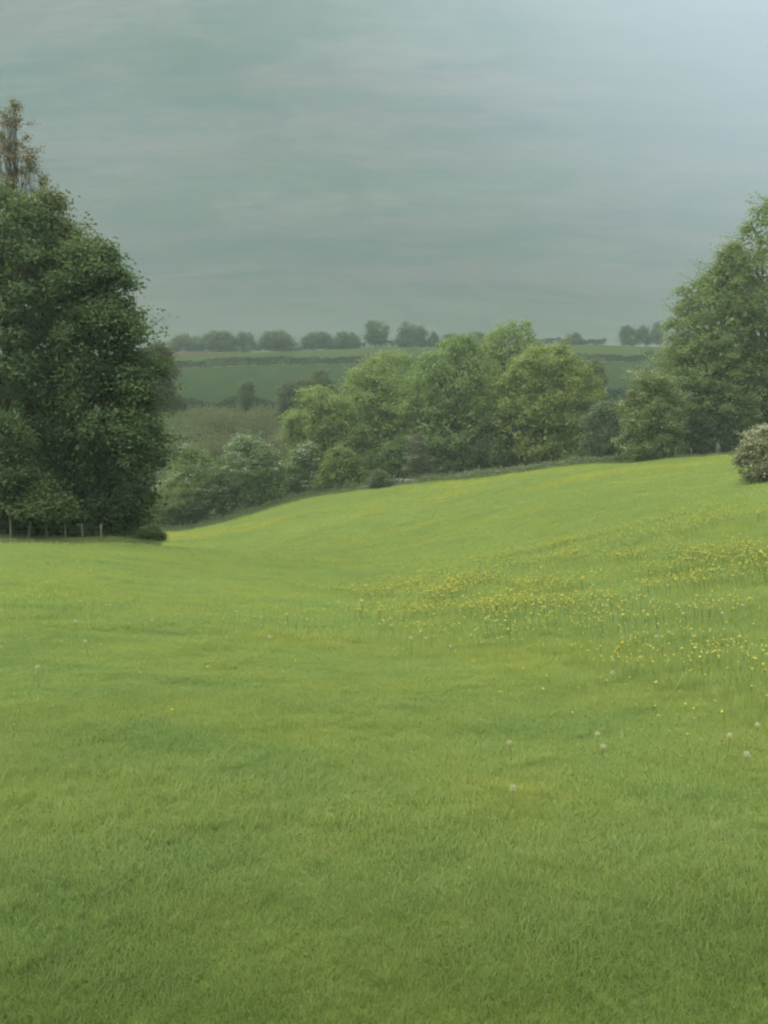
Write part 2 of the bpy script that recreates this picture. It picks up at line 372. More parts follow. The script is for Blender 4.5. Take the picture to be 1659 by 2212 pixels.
def make_tree(name, label, Y, base_px, rows, col, col2, leaf=.16, cover=3.0, lobes=60, lobe_r=.30, seed=1, flat=.75, droop=0.0,
              wisps=0, wlen=1.0, cat='tree', group=None, blossom=0.0, bcol=(.62, .62, .54), limbs=.35, trunk_r=None, open_=0.0, depth=1.0, max_leaves=80000, up=.5, inner=12, core=3200):
    rng = np.random.default_rng(seed)
    if lobes >= 80:
        q = 1.5 if group == 'tall trees at the edge of the wood' else 2.2
        limbs *= 80 / lobes * .8; lobes = int(lobes * q); lobe_r /= q ** .58
    E = Env(rows, Y)
    bx = at(base_px, HORIZON, Y)[0]; bz = gz(bx, Y) - .15
    # lobes
    zs = np.linspace(E.z0, E.z1, 200); w = E.cr(zs)[1] + .25 * E.r.max(); w = w / w.sum()
    z = rng.choice(zs, lobes, p=w) + rng.normal(0, .02 * (E.z1 - E.z0), lobes); z = np.clip(z, E.z0, E.z1)
    c, r = E.cr(z); rm = E.r.max()
    lr = np.clip(lobe_r * rm * rng.uniform(.55, 1.25, lobes), .2 * lobe_r * rm, None); lr = np.minimum(lr, np.maximum(r * .9, .25 * lobe_r * rm))
    th = rng.uniform(0, 2 * np.pi, lobes); rho = np.sqrt(rng.uniform(.15, 1.0, lobes)) * rng.uniform(.86, 1.1, lobes)
    rad = np.maximum(r - lr * .5, 0) * rho
    LC = np.stack((c + np.cos(th) * rad, Y + np.sin(th) * rad * depth, z), 1)
    out = np.stack((np.cos(th) * rho, np.sin(th) * rho * depth, np.full(lobes, up)), 1)
    # twig clusters on lobes
    area = (lr ** 2).sum() * 4 * np.pi * flat
    nleaf = int(min(max_leaves, cover * area / (leaf * leaf * .62 * .5) * .5))
    cap = {'tall trees at the edge of the wood': 48000, 'tall trees on the far side of the meadow': 54000, 'trees along the meadow fence': 32000}.get(group, 13000)
    if nleaf > cap: leaf *= min(1.28, math.sqrt(nleaf / cap)); nleaf = cap
    per = 14; ncl = max(20, nleaf // per)
    li = rng.choice(lobes, ncl, p=lr ** 2 / (lr ** 2).sum())
    d = rng.normal(0, 1, (ncl, 3)); d /= np.linalg.norm(d, axis=1)[:, None]
    d += .9 * out[li]; d /= np.linalg.norm(d, axis=1)[:, None]
    lump = .35 + .95 * rng.random(ncl) ** .8
    S = np.stack((lr[li], lr[li] * depth, lr[li] * flat), 1)
    CC = LC[li] + d * S * lump[:, None]
    if droop: CC[:, 2] -= droop * np.hypot(CC[:, 0] - LC[li][:, 0], CC[:, 1] - LC[li][:, 1]) * .6
    tcl = rng.random(lobes)[li] * .5 + rng.random(ncl) * .5
    if open_: keep = rng.random(ncl) > open_ * rng.random(lobes)[li] * 1.6; li, d, CC, tcl = li[keep], d[keep], CC[keep], tcl[keep]; ncl = len(CC)
    # wisps: sprays that stick out of the outline
    spr = []
    if wisps:
        kz = rng.choice(zs, wisps, p=w); kz = np.clip(kz + .1 * (E.z1 - E.z0) * rng.random(wisps), E.z0, E.z1)
        kc, kr = E.cr(kz); kt = rng.uniform(0, 2 * np.pi, wisps)
        P0 = np.stack((kc + np.cos(kt) * kr * .8, Y + np.sin(kt) * kr * .8 * depth, kz), 1)
        dd = np.stack((np.cos(kt), np.sin(kt) * depth, rng.uniform(-.1, 1.1, wisps) - droop), 1); dd /= np.linalg.norm(dd, axis=1)[:, None]
        ln = np.minimum(rm, 5.0) * rng.uniform(.15, .45, wisps) * wlen
        for k in range(wisps):
            spr.append((P0[k], P0[k] + dd[k] * ln[k]))
        tt = np.linspace(.15, 1, 7)
        WC = (P0[:, None] + tt[None, :, None] * (dd * ln[:, None])[:, None]).reshape(-1, 3)
        CC = np.concatenate((CC, WC)); d = np.concatenate((d, np.repeat(dd, 7, 0))); tcl = np.concatenate((tcl, rng.random(len(WC)) * .6 + .2))
    ncl = len(CC); rep = rng.poisson(per, ncl).clip(4, 30)
    if wisps: rep[-wisps * 7:] = np.maximum(3, rep[-wisps * 7:] // 2)
    sig = leaf * 1.5
    pos = np.repeat(CC, rep, 0) + rng.normal(0, 1, (rep.sum(), 3)) * np.array((sig, sig, sig * .65))
    nr = np.repeat(d, rep, 0) * .55 + np.array((0, 0, .55))
    tl = np.clip(np.repeat(tcl, rep) + rng.normal(0, .12, rep.sum()), 0, 1)[:, None]
    tint = np.array(col) * (1 - tl) + np.array(col2) * tl
    tint *= (1 + rng.normal(0, .10, (len(tint), 1)))
    # the denser inner twigs of each bough
    ni = inner; ip = np.repeat(LC, ni, 0) + rng.normal(0, .33, (lobes * ni, 3)) * np.repeat(np.stack((lr, lr * depth, lr * flat), 1), ni, 0)
    isz = np.minimum(np.repeat(lr, ni) * .30, 2.2 * leaf)
    kz = rng.choice(zs, core, p=w ** 1.5 / (w ** 1.5).sum()) if core else np.zeros(0); kc, kr = E.cr(kz); kt = rng.uniform(0, 6.283, core); kq = np.sqrt(rng.random(core)) * .84 * kr
    ip = np.concatenate((ip, np.stack((kc + np.cos(kt) * kq, Y + np.sin(kt) * kq * depth, kz), 1))); isz = np.concatenate((isz, np.full(core, min(.095 * rm, 2.3 * leaf))))
    V, F, T = leaf_quads(rng, np.concatenate((pos, ip)), np.concatenate((nr, rng.normal(0, 1, (len(ip), 3)))), np.concatenate((np.full(len(pos), leaf), isz)), np.concatenate((tint, np.tile((np.array(col) + np.array(col2)) / 2, (len(ip), 1)))).clip(.003, 1))
    root = empty(name, (bx, Y, bz)); org = np.array((bx, Y, bz))
    mobj('crown', mesh_np('crown', V - org, F, M_LEAF, T), root)
    # trunk and limbs
    H = E.z1 - bz; tr = trunk_r or max(.06, .016 * H)
    parts = []
    n = 8; t = np.linspace(0, 1, n); topz = bz + H * .86; cx_t = np.interp(bz + t * (topz - bz), E.z, E.c)
    px_ = bx + (cx_t - bx) * t ** 1.5 + rng.normal(0, .012 * H, n) * (t > 0) * (t < 1)
    path = np.stack((px_, Y + rng.normal(0, .008 * H, n) * (t > 0), bz + t * (topz - bz)), 1)
    parts.append(tube(path, tr * (1.25 - t * 1.05) * np.where(t == 0, 1.35, 1), 8))
    nl = int(lobes * limbs)
    for k in rng.permutation(lobes)[:nl]:
        e = LC[k]; h0 = bz + (e[2] - bz) * rng.uniform(.45, .8); h0 = min(max(h0, bz + .12 * H), topz)
        s = np.array([np.interp(h0, path[:, 2], path[:, q]) for q in range(3)])
        q = np.linspace(0, 1, 5)[:, None]; m = s + (e - s) * q; m[:, 2] += np.sin(q[:, 0] * np.pi) * .10 * np.linalg.norm(e - s) * (1 if not droop else .6)
        m[1:-1] += rng.normal(0, .03 * np.linalg.norm(e - s), (3, 3))
        r0 = tr * rng.uniform(.22, .42)
        parts.append(tube(m, np.linspace(r0, r0 * .18, 5), 5))
        for b in range(3):
            a = m[rng.integers(2, 4)]; e2 = e + rng.normal(0, 1, 3) * lr[k] * .6
            parts.append(tube(np.stack((a, (a + e2) / 2 + rng.normal(0, .06 * lr[k], 3), e2)), np.array((r0 * .38, r0 * .22, r0 * .07)), 4))
    tw = []
    for a, b in spr:
        tw.append(tube(np.stack((a - (b - a) * .5, (a + b) / 2 + rng.normal(0, .02, 3) * np.linalg.norm(b - a), b)), np.array((.30, .18, .06)) * leaf * .5, 4))
    V, F = join(parts)
    mobj('trunk', mesh_np('trunk', V - org, F, M_BARK, smooth_=True), root)
    if tw:
        V, F = join(tw); mobj('twigs', mesh_np('twigs', V - org, F, M_BARK, smooth_=True), root)['kind'] = 'stuff'
    if blossom:
        nb = int(len(CC) * blossom); k = rng.choice(len(CC), nb, replace=False)
        k = k[(d[k, 2] > -.25 + .3 * rng.random(nb))]
        rp = rng.poisson(7, len(k)).clip(2, 14)
        sg = leaf * .9
        pos = np.repeat(CC[k] + d[k] * leaf * 1.3, rp, 0) + rng.normal(0, 1, (rp.sum(), 3)) * np.array((sg * 1.4, sg * 1.4, sg * .5))
        tn = np.array(bcol) * rng.uniform(.72, 1.08, (len(pos), 1))
        V, F, T = leaf_quads(rng, pos, np.repeat(d[k] * .4, rp, 0) + np.array((0, 0, .7)), leaf * .62, tn, .9)
        mobj('blossom', mesh_np('blossom', V - org, F, M_BLOSSOM, T), root)
    tag(root, label, cat, group)
    return root

DK, DK2 = (.044, .078, .034), (.096, .142, .054)
G_LEFT = 'tall trees at the edge of the wood'
make_tree('broadleaf_tree', 'big dark leafy tree at the picture edge, above the first fence posts', 52, 20,
          [(418, -30, 50), (450, -80, 95), (600, -120, 125), (800, -150, 150), (1000, -150, 140), (1110, -150, 130), (1160, -140, 110)], (.048, .080, .042), (.094, .142, .060), .20, 3.2, 130, .24, 11, cat='tree', group=G_LEFT, wisps=24)
make_tree('broadleaf_tree', 'dark tree with brownish upper leaves between two darker trees', 56, 150,
          [(428, 100, 135), (465, 60, 158), (520, 50, 192), (600, 50, 225), (700, 55, 255), (900, 60, 280), (1080, 60, 290), (1160, 60, 280)], (.062, .080, .036), (.108, .128, .046), .20, 3.0, 120, .24, 12, group=G_LEFT, wisps=60)
make_tree('sycamore_tree', 'dark green sycamore with ragged outline against the far fields', 53, 262,
          [(530, 150, 205), (580, 120, 255), (640, 110, 302), (740, 115, 332), (860, 120, 352), (960, 130, 380), (1050, 170, 345), (1090, 175, 312), (1130, 180, 295), (1166, 190, 288)], DK, DK2, .20, 3.2, 130, .24, 13, group=G_LEFT, wisps=120, wlen=1.3)
make_tree('larch_tree', 'tall thin tree with sparse reddish foliage rising above the dark wood', 64, 36,
          [(230, 12, 44), (275, -4, 64), (320, -8, 70), (345, -8, 98), (370, -4, 108), (400, -8, 102), (430, -10, 96), (520, -20, 95)], (.115, .078, .045), (.085, .088, .038), .14, 1.3, 78, .20, 14, group=G_LEFT, wisps=40, limbs=.8, open_=.15, trunk_r=.16, flat=.55, inner=0, core=0)
make_tree('ivy_tree', 'low bushy tree draping over the left end of the wire fence', 46, 60,
          [(915, -90, 30), (970, -110, 78), (1040, -120, 112), (1105, -120, 145)], (.042, .070, .030), (.082, .120, .042), .16, 2.6, 60, .26, 15, group=G_LEFT, wisps=14, limbs=.2)
make_tree('copper_shrub', 'reddish brown rounded tree peeping from behind the dark sycamore', 150, 325,
          [(752, 315, 350), (790, 285, 378), (840, 280, 388), (890, 290, 392)], (.070, .058, .040), (.055, .062, .036), .30, 2.4, 50, .28, 16, wisps=12)

ASH, ASH2 = (.090, .142, .042), (.165, .215, .055)
G_MID = 'trees along the meadow fence'
make_tree('ash_tree', 'light green tree at the near end of the central clump, above the hawthorns', 131, 690,
          [(846, 655, 730), (885, 622, 780), (960, 608, 800), (1030, 615, 800), (1070, 620, 790)], (0.111, 0.164, 0.057), (0.168, 0.214, 0.074), .27, 2.6, 95, .20, 21, group=G_MID, wisps=45, depth=0.7)
make_tree('ash_tree', 'broad light green tree with a spreading crown, lower than the tallest trees beside it', 137, 838,
          [(772, 800, 880), (805, 752, 925), (870, 725, 950), (950, 722, 950), (1050, 730, 940)], (0.111, 0.166, 0.055), (0.170, 0.218, 0.071), .27, 2.6, 120, .18, 22, group=G_MID, wisps=60, depth=0.7)
make_tree('ash_tree', 'tall ash with a dark upright trunk showing through its open crown', 128, 994,
          [(733, 950, 1025), (775, 895, 1070), (850, 862, 1105), (930, 855, 1105), (985, 865, 1095), (1010, 880, 1080)], (0.101, 0.159, 0.062), (0.154, 0.209, 0.078), .26, 2.1, 130, .16, 23, group=G_MID, wisps=60, limbs=.6, trunk_r=.34, open_=.35, depth=0.6)
make_tree('ash_tree', 'tallest tree of the central clump with a wispy topmost crown', 146, 1105,
          [(704, 1072, 1150), (728, 1030, 1172), (780, 1005, 1190), (860, 1000, 1190), (960, 1005, 1195), (1010, 1010, 1190)], (0.112, 0.166, 0.064), (0.168, 0.218, 0.082), .28, 2.4, 120, .17, 24, group=G_MID, wisps=80, depth=0.7)
make_tree('field_maple', 'wide bushy tree with yellowish leaves and dark ground under its low skirts', 124, 1175,
          [(752, 1150, 1230), (795, 1090, 1280), (860, 1055, 1303), (920, 1048, 1314), (965, 1055, 1312), (1003, 1065, 1300)], (0.117, 0.161, 0.055), (0.178, 0.214, 0.069), .26, 2.7, 150, .16, 25, group=G_MID, wisps=70, depth=0.65)
make_tree('rounded_tree', 'greyish rounded tree at the far end of the central clump', 150, 1280,
          [(782, 1250, 1285), (815, 1235, 1308), (860, 1235, 1312), (910, 1240, 1305)], (.075, .100, .055), (.110, .135, .068), .30, 2.5, 45, .28, 26, group=G_MID, wisps=10)
make_tree('willow_shrub', 'grey green shrub filling the gap before the gate', 108, 1312,
          [(872, 1300, 1330), (905, 1275, 1352), (960, 1265, 1358), (1003, 1270, 1350)], (.066, .094, .060), (.105, .138, .085), .22, 2.4, 45, .28, 27, cat='shrub', wisps=10, depth=0.7)
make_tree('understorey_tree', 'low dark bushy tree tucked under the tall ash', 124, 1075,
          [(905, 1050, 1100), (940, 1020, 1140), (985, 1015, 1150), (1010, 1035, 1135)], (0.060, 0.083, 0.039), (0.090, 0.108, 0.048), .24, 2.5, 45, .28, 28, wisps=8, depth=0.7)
make_tree('elder_bush', 'yellow green bush beside the low stone wall', 121, 742,
          [(975, 725, 765), (1000, 692, 790), (1040, 682, 802), (1068, 692, 790)], (0.09, 0.13, 0.042), (0.135, 0.172, 0.054), .22, 2.6, 45, .28, 29, cat='bush', wisps=14, depth=0.8)
make_tree('dense_shrub', 'dark shrub between the yellow green bush and the ash trunk', 123, 850,
          [(960, 840, 880), (990, 795, 920), (1030, 790, 930), (1055, 800, 920)], (.060, .094, .038), (.095, .138, .052), .22, 2.5, 45, .28, 30, cat='shrub', wisps=10, depth=0.8)
make_tree('domed_bush', 'small domed grey green bush on top of the stone wall', 112.5, 822,
          [(1024, 812, 832), (1034, 796, 850), (1046, 792, 854)], (.060, .082, .046), (.085, .105, .060), .15, 2.6, 22, .32, 31, cat='bush', limbs=.1)
make_tree('pale_thorn', 'thin pale thorn bush with whitish sprays below the tall ash', 118, 905,
          [(945, 890, 915), (985, 875, 935), (1030, 870, 945), (1046, 880, 935)], (.070, .085, .050), (.095, .105, .066), .18, 1.6, 34, .26, 32, cat='bush', blossom=.30, bcol=(.34, .34, .27), wisps=14, depth=0.8)
make_tree('thicket', 'dim thicket standing behind the ash trunks', 152, 900,
          [(860, 830, 970), (910, 760, 1060), (980, 740, 1080), (1040, 740, 1080)], (0.060, 0.090, 0.039), (0.090, 0.126, 0.051), .30, 2.2, 70, .2, 33, wisps=8, limbs=.1, depth=0.7)
make_tree('thicket', 'dim thicket closing the view under the wide yellowish tree', 142, 1180,
          [(900, 1120, 1260), (940, 1060, 1300), (1010, 1050, 1300)], (0.054, 0.078, 0.039), (0.084, 0.114, 0.051), .30, 2.2, 60, .2, 34, wisps=6, limbs=.1, depth=0.7)
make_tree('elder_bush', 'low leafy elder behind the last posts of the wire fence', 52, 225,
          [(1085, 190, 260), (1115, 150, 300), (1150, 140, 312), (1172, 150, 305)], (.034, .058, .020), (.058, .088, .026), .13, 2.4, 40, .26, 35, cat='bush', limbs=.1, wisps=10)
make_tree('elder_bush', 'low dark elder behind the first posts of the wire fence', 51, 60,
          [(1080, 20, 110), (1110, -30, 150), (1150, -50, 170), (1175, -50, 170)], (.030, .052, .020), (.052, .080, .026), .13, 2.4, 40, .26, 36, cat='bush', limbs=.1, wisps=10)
HG, HG2 = (.066, .110, .042), (.110, .160, .056)
make_tree('hawthorn', 'large hawthorn covered in white blossom beside the fence', 121, 560,
          [(948, 525, 560), (975, 490, 595), (1015, 480, 635), (1060, 475, 640), (1098, 475, 635)], HG, HG2, .20, 2.6, 70, .24, 41, blossom=.62, bcol=(.34, .36, .32), wisps=16, depth=0.8)
make_tree('hawthorn', 'green hawthorn with scattered white blossom next to the dark sycamore', 119, 415,
          [(975, 400, 450), (1005, 365, 490), (1050, 345, 510), (1095, 335, 505), (1125, 335, 500)], (.076, .118, .042), (.120, .165, .056), .20, 2.6, 60, .25, 42, blossom=.30, bcol=(.33, .36, .30), wisps=16, depth=0.8)
make_tree('hawthorn', 'narrow hawthorn dotted with white blossom behind the largest one', 124, 655,
          [(968, 645, 675), (1000, 630, 690), (1050, 625, 695), (1072, 640, 690)], HG, HG2, .20, 2.6, 34, .3, 43, blossom=.40, bcol=(.46, .47, .42), wisps=10, depth=0.8)
make_tree('hawthorn', 'creamy blossomed hawthorn with a dark trunk beside the gate', 97, 1405,
          [(812, 1366, 1448), (838, 1346, 1468), (900, 1330, 1482), (950, 1330, 1480), (1000, 1336, 1470)], (.080, .112, .042), (.130, .165, .056), .18, 2.4, 70, .25, 44, blossom=.48, bcol=(.30, .33, .24), wisps=22, droop=.35, trunk_r=.4, depth=0.7)
make_tree('hawthorn', 'pinkish white hawthorn at the picture edge, in front of the tall beech', 58, 1668,
          [(925, 1640, 1700), (950, 1612, 1720), (990, 1605, 1735), (1025, 1608, 1735), (1042, 1615, 1720)], (.110, .135, .065), (.160, .180, .095), .12, 2.4, 60, .26, 45, blossom=.38, bcol=(.36, .34, .28), wisps=110, core=2500)
make_tree('bramble_bank', 'low green scrub under the white hawthorn at the meadow corner', 116, 350,
          [(1060, 345, 420), (1085, 310, 460), (1115, 300, 440), (1135, 305, 400)], (.082, .118, .042), (.125, .160, .055), .18, 2.4, 34, .25, 46, cat='bush', limbs=.1, wisps=10, depth=0.8)
make_tree('dark_bush', 'small dark rounded bush at the foot of the sycamore', 49, 322,
          [(1148, 305, 335), (1156, 296, 350), (1168, 292, 356)], (.032, .052, .018), (.050, .074, .022), .09, 2.6, 30, .3, 47, cat='bush', limbs=.1)

BE, BE2 = (.098, .142, .064), (.165, .215, .086)
G_RIGHT = 'tall trees on the far side of the meadow'
make_tree('beech_tree', 'tall beech with layered drooping boughs filling the picture edge', 106, 1650,
          [(425, 1662, 1700), (455, 1625, 1720), (485, 1606, 1760), (510, 1578, 1770), (570, 1558, 1800), (700, 1530, 1830), (850, 1510, 1840), (930, 1520, 1830), (970, 1560, 1780)], BE, BE2, .19, 3.0, 200, .18, 51, flat=.42, droop=.5, group=G_RIGHT, wisps=120, wlen=1.4, max_leaves=110000, core=7000, depth=0.8)
make_tree('beech_tree', 'lower beech with feathery branch tips reaching over the far fields', 104, 1535,
          [(532, 1562, 1600), (560, 1542, 1615), (592, 1520, 1625), (622, 1462, 1640), (655, 1462, 1645), (700, 1430, 1650), (735, 1436, 1650), (775, 1408, 1650), (830, 1408, 1650), (880, 1412, 1640), (950, 1420, 1640), (982, 1430, 1620)], (.092, .134, .058), (.155, .205, .080), .19, 2.6, 215, .17, 52, flat=.42, droop=.5, group=G_RIGHT, wisps=170, wlen=1.5, open_=.08, max_leaves=125000, core=7000, depth=0.8)
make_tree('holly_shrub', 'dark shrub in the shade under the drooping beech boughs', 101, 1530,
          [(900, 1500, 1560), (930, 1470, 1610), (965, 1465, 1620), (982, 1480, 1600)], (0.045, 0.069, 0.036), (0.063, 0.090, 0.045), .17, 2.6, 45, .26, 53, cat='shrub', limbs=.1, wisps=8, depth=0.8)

# trees out on the far hillside
make_tree('field_tree', 'small lone tree standing in the lower hedge of the crop field', 226, 528,
          [(828, 525, 545), (845, 512, 552), (862, 508, 550), (880, 512, 545)], (.050, .074, .030), (.070, .092, .038), .42, 2.4, 26, .32, 61, wisps=8, trunk_r=.3)
make_tree('hillside_tree', 'dark rounded tree with a domed crown behind the light green clump', 205, 640,
          [(822, 628, 655), (845, 605, 672), (880, 603, 680), (900, 612, 672)], (.042, .064, .032), (.060, .080, .038), .40, 2.6, 40, .3, 62, wisps=8)
make_tree('hillside_tree', 'second rounded tree, taller and closer to the light green clump', 207, 690,
          [(812, 680, 705), (835, 658, 725), (880, 655, 732), (900, 665, 725)], (.048, .070, .032), (.066, .086, .038), .40, 2.6, 40, .3, 63, wisps=8)
G_RIDGE = 'trees along the ridge hedge'
RG, RG2 = (.042, .064, .040), (.058, .080, .048)
ridge = [
 ('ridge_bush', 'pale low bushes at the start of the ridge hedge', 408, [(731, 395, 425), (740, 370, 445), (750, 365, 450)], (.060, .082, .050), .5, 26, 'bush'),
 ('ridge_tree', 'wide dark tree, first large one along the ridge', 472, [(714, 462, 490), (728, 438, 512), (748, 434, 515)], RG, .5, 36, 'tree'),
 ('ridge_bush', 'small round bush beside the first large ridge tree', 528, [(722, 520, 540), (736, 512, 550), (750, 512, 550)], RG, .5, 18, 'bush'),
 ('ridge_tree', 'wide flat-topped bushy tree in the middle of the ridge row', 598, [(717, 580, 612), (730, 560, 635), (750, 556, 645)], RG, .5, 40, 'tree'),
 ('ridge_tree', 'dense dark tree with an even dome on the ridge', 684, [(712, 672, 700), (728, 655, 714), (750, 652, 716)], (.036, .058, .034), .5, 34, 'tree'),
 ('ridge_tree', 'bushy tree next to the dense dark dome on the ridge', 744, [(714, 735, 758), (730, 718, 774), (750, 716, 776)], RG, .5, 30, 'tree'),
 ('ridge_oak', 'tall ridge oak with an open round crown, before the gap', 811, [(690, 800, 822), (702, 787, 836), (722, 784, 838), (742, 798, 828)], (.050, .074, .042), .45, 36, 'tree'),
 ('ridge_oak', 'broad round ridge oak just after the gap in the hedge', 889, [(696, 872, 905), (710, 860, 918), (728, 858, 920), (748, 850, 925)], (.048, .072, .040), .45, 40, 'tree'),
 ('conifer', 'small dark pointed conifer beside the broad ridge oak', 938, [(718, 934, 938), (732, 928, 946), (748, 922, 952)], (.028, .046, .036), .4, 22, 'tree'),
 ('conifer', 'two-tipped dark conifer farther along the ridge', 962, [(720, 966, 970), (732, 956, 972), (748, 954, 974)], (.028, .046, .036), .4, 18, 'tree'),
 ('ridge_bush', 'pale rounded bush between the conifer and the wispy tree', 988, [(723, 980, 998), (736, 972, 1006), (750, 972, 1006)], (.056, .076, .048), .45, 20, 'bush'),
 ('ridge_tree', 'dark ridge tree half hidden by the tallest central tree', 1030, [(718, 1020, 1042), (732, 1008, 1056), (750, 1006, 1058)], RG, .45, 26, 'tree'),
 ('ridge_bush', 'faint low bush on the bare stretch of the ridge', 1238, [(724, 1232, 1246), (734, 1222, 1256), (742, 1218, 1258)], (.064, .080, .056), .45, 16, 'bush'),
 ('ridge_tree', 'dark upright tree alone on the skyline before the beech', 1358, [(692, 1350, 1366), (706, 1342, 1376), (742, 1344, 1380)], (.034, .054, .034), .45, 34, 'tree'),
 ('conifer', 'low spiky conifer beside the dark skyline tree', 1388, [(700, 1386, 1392), (722, 1374, 1404), (743, 1372, 1408)], (.040, .060, .040), .45, 24, 'tree'),
 ('conifer', 'spiky conifer almost touching the beech branches on the skyline', 1420, [(694, 1418, 1422), (720, 1408, 1432), (743, 1404, 1438)], (.044, .064, .044), .45, 24, 'tree'),
]
for k, (nm, lb, bx, rows, col, lf, nl, ct) in enumerate(ridge):
    if ct == 'tree' and nm != 'ridge_tree': rows = [(750 - (750 - v) * .9, a, b) for v, a, b in rows]
    if ct == 'tree' and nm == 'ridge_tree': rows = [(752 - (752 - v) * (.68 + .06 * (k % 4)), bx + (a - bx) * (.95 + .1 * (k % 3)), bx + (b - bx) * (1.1 - .08 * (k % 4))) for v, a, b in rows]
    col = tuple(v * .8 for v in col); c2 = tuple(v * 1.5 for v in col)
    make_tree(nm, lb, 404 + (k % 3) * 3, bx, rows, col, c2, lf, 2.3 if nm != 'ridge_oak' else 1.5, int(nl * 1.7), .22, 80 + k, cat=ct, group=G_RIDGE, wisps=44, wlen=1.3, core=700, limbs=.3, open_=.25 if nm == 'ridge_oak' else 0)

# ------------------------------------------------------------------ hedges
def hedge(label, pts, h, w, leaf, col, col2, seed, gaps=0.0, cover=2.2):
    """pts: [(X, Y)...] on the ground; a strip of leaf clumps with an uneven top"""
    rng = np.random.default_rng(seed); P = np.array(pts, float)
    seg = np.linalg.norm(np.diff(P, axis=0), axis=1); cum = np.concatenate(([0], np.cumsum(seg))); Ln = cum[-1]
    n = int(cover * Ln * (2 * h + w) / (leaf * leaf * .62) )
    s = rng.uniform(0, Ln, n // 8)
    hh = h * (.35 + 1.3 * fbm(s * .14, s * 0 + seed, seed, 4))
    if gaps: hh *= np.where(fbm(s * .06, s * 0 + 3, seed + 9, 3) < gaps, .35, 1)
    v = np.sqrt(rng.uniform(0, 1, len(s))); a = rng.uniform(-1, 1, len(s))
    X = np.interp(s, cum, P[:, 0]); Y = np.interp(s, cum, P[:, 1]) + a * w * .5 * np.sqrt(1 - .6 * v * v)
    Z = ground(X, Y) + v * hh
    tl = .6 * fbm(s * .3, s * 0, seed + 4, 3) + .4 * rng.random(len(s))
    rep = np.full(len(s), 8); pos = np.repeat(np.stack((X, Y, Z), 1), 8, 0) + rng.normal(0, leaf * .9, (len(s) * 8, 3)) * np.array((1, 1, .7))
    nr = np.stack((np.zeros(len(pos)), np.repeat(a, 8), np.full(len(pos), .8)), 1)
    t = np.repeat(tl, 8)[:, None]; tint = np.array(col) * (1 - t) + np.array(col2) * t
    org = np.array((P[:, 0].mean(), P[:, 1].mean(), gz(P[:, 0].mean(), P[:, 1].mean())))
    V, F, T = leaf_quads(rng, pos, nr, leaf, tint * (1 + rng.normal(0, .1, (len(tint), 1))))
    o = mobj('hedge', mesh_np('hedge', V - org, F, M_LEAF, T), None, org)
    return tag(o, label, 'hedge')
def gl(pxs, Y): return [((px - CX) / FPX * Y, Y) for px in pxs]
HC, HC2 = (.010, .019, .010), (.020, .033, .015)
hedge('long clipped hedge along the ridge up to the gap', gl([300, 520, 700, 850], 402.5), 3.2, 3, .5, HC, HC2, 1, 0, 2.2)
hedge('clipped ridge hedge running on behind the central trees', gl([862, 1000, 1150, 1300], 402.5), 3.0, 3, .5, HC, HC2, 2, 0, 2.2)
hedge('thick uneven hedge parting the two crop fields', gl([340, 600, 800, 960, 1150], 330.5), 2.9, 3.0, .42, HC, HC2, 3, 0, 2.4)
hedge('continuation of the dividing hedge beside the beech', gl([1180, 1300, 1460], 330.5), 2.8, 3, .42, HC, HC2, 4, 0, 2.4)
hedge('low dark hedge at the foot of the crop field', gl([300, 480, 640, 800], 229), 2.6, 2.4, .36, HC, HC2, 5)
hedge('short dark hedge seen between the grey green shrub and the field', gl([1180, 1300, 1420], 240), 3.4, 2.4, .36, HC, HC2, 6)

# scrub and bank growth: a mass nobody could count
def scrub():
    rng = np.random.default_rng(77); n = 2600
    px = rng.uniform(355, 680, n); Y = rng.uniform(176, 214, n); X = (px - CX) / FPX * Y
    k = (fbm(X * .10, Y * .10, 3, 3) > .36) & (rng.random(n) < smooth(355, 470, px)); X, Y = X[k], Y[k]; n = len(X)
    Z = ground(X, Y); H = rng.uniform(2.5, 6.5, n) * (.6 + .6 * fbm(X * .06, Y * .06, 6, 3))
    m = 26; t = rng.uniform(.15, 1, (n, m))
    pos = np.stack((X[:, None] + rng.normal(0, .5, (n, m)), Y[:, None] + rng.normal(0, .5, (n, m)), Z[:, None] + H[:, None] * t), -1).reshape(-1, 3)
    tl = np.clip(np.repeat(rng.random(n), m) * .7 + rng.random(n * m) * .3, 0, 1)[:, None]
    tint = np.array((.066, .074, .034)) * (1 - tl) + np.array((.098, .130, .046)) * tl
    V, F, T = leaf_quads(rng, pos, rng.normal(0, .5, (n * m, 3)) + np.array((0, -.3, .4)), .34, tint)
    w = .05; S = np.zeros((n, 4, 3)); S[:, 0] = np.stack((X - w, Y, Z), 1); S[:, 1] = np.stack((X + w, Y, Z), 1)
    S[:, 2] = np.stack((X + w * .5 + rng.normal(0, .25, n), Y + .1, Z + H), 1); S[:, 3] = S[:, 2] - np.array((w, 0, 0))
    SF = np.arange(n * 4).reshape(n, 4) + len(V)
    o = mobj('scrub', mesh_np('scrub', np.concatenate((V, S.reshape(-1, 3))), np.concatenate((F, SF)), M_LEAF, np.concatenate((T, np.full((n * 4, 3), (.075, .06, .045))))))
    tag(o, 'brownish young scrub on the valley side below the crop field', 'scrub', kind='stuff')
scrub()
FENCE = [(300, 111), (400, 111), (500, 114), (620, 117), (720, 117), (830, 115), (930, 112), (1040, 108), (1150, 105), (1250, 102), (1340, 100), (1430, 97), (1500, 95), (1580, 92), (1700, 90)]
def fence_xy(px):
    Y = np.interp(px, [f[0] for f in FENCE], [f[1] for f in FENCE]); return (px - CX) / FPX * Y, Y
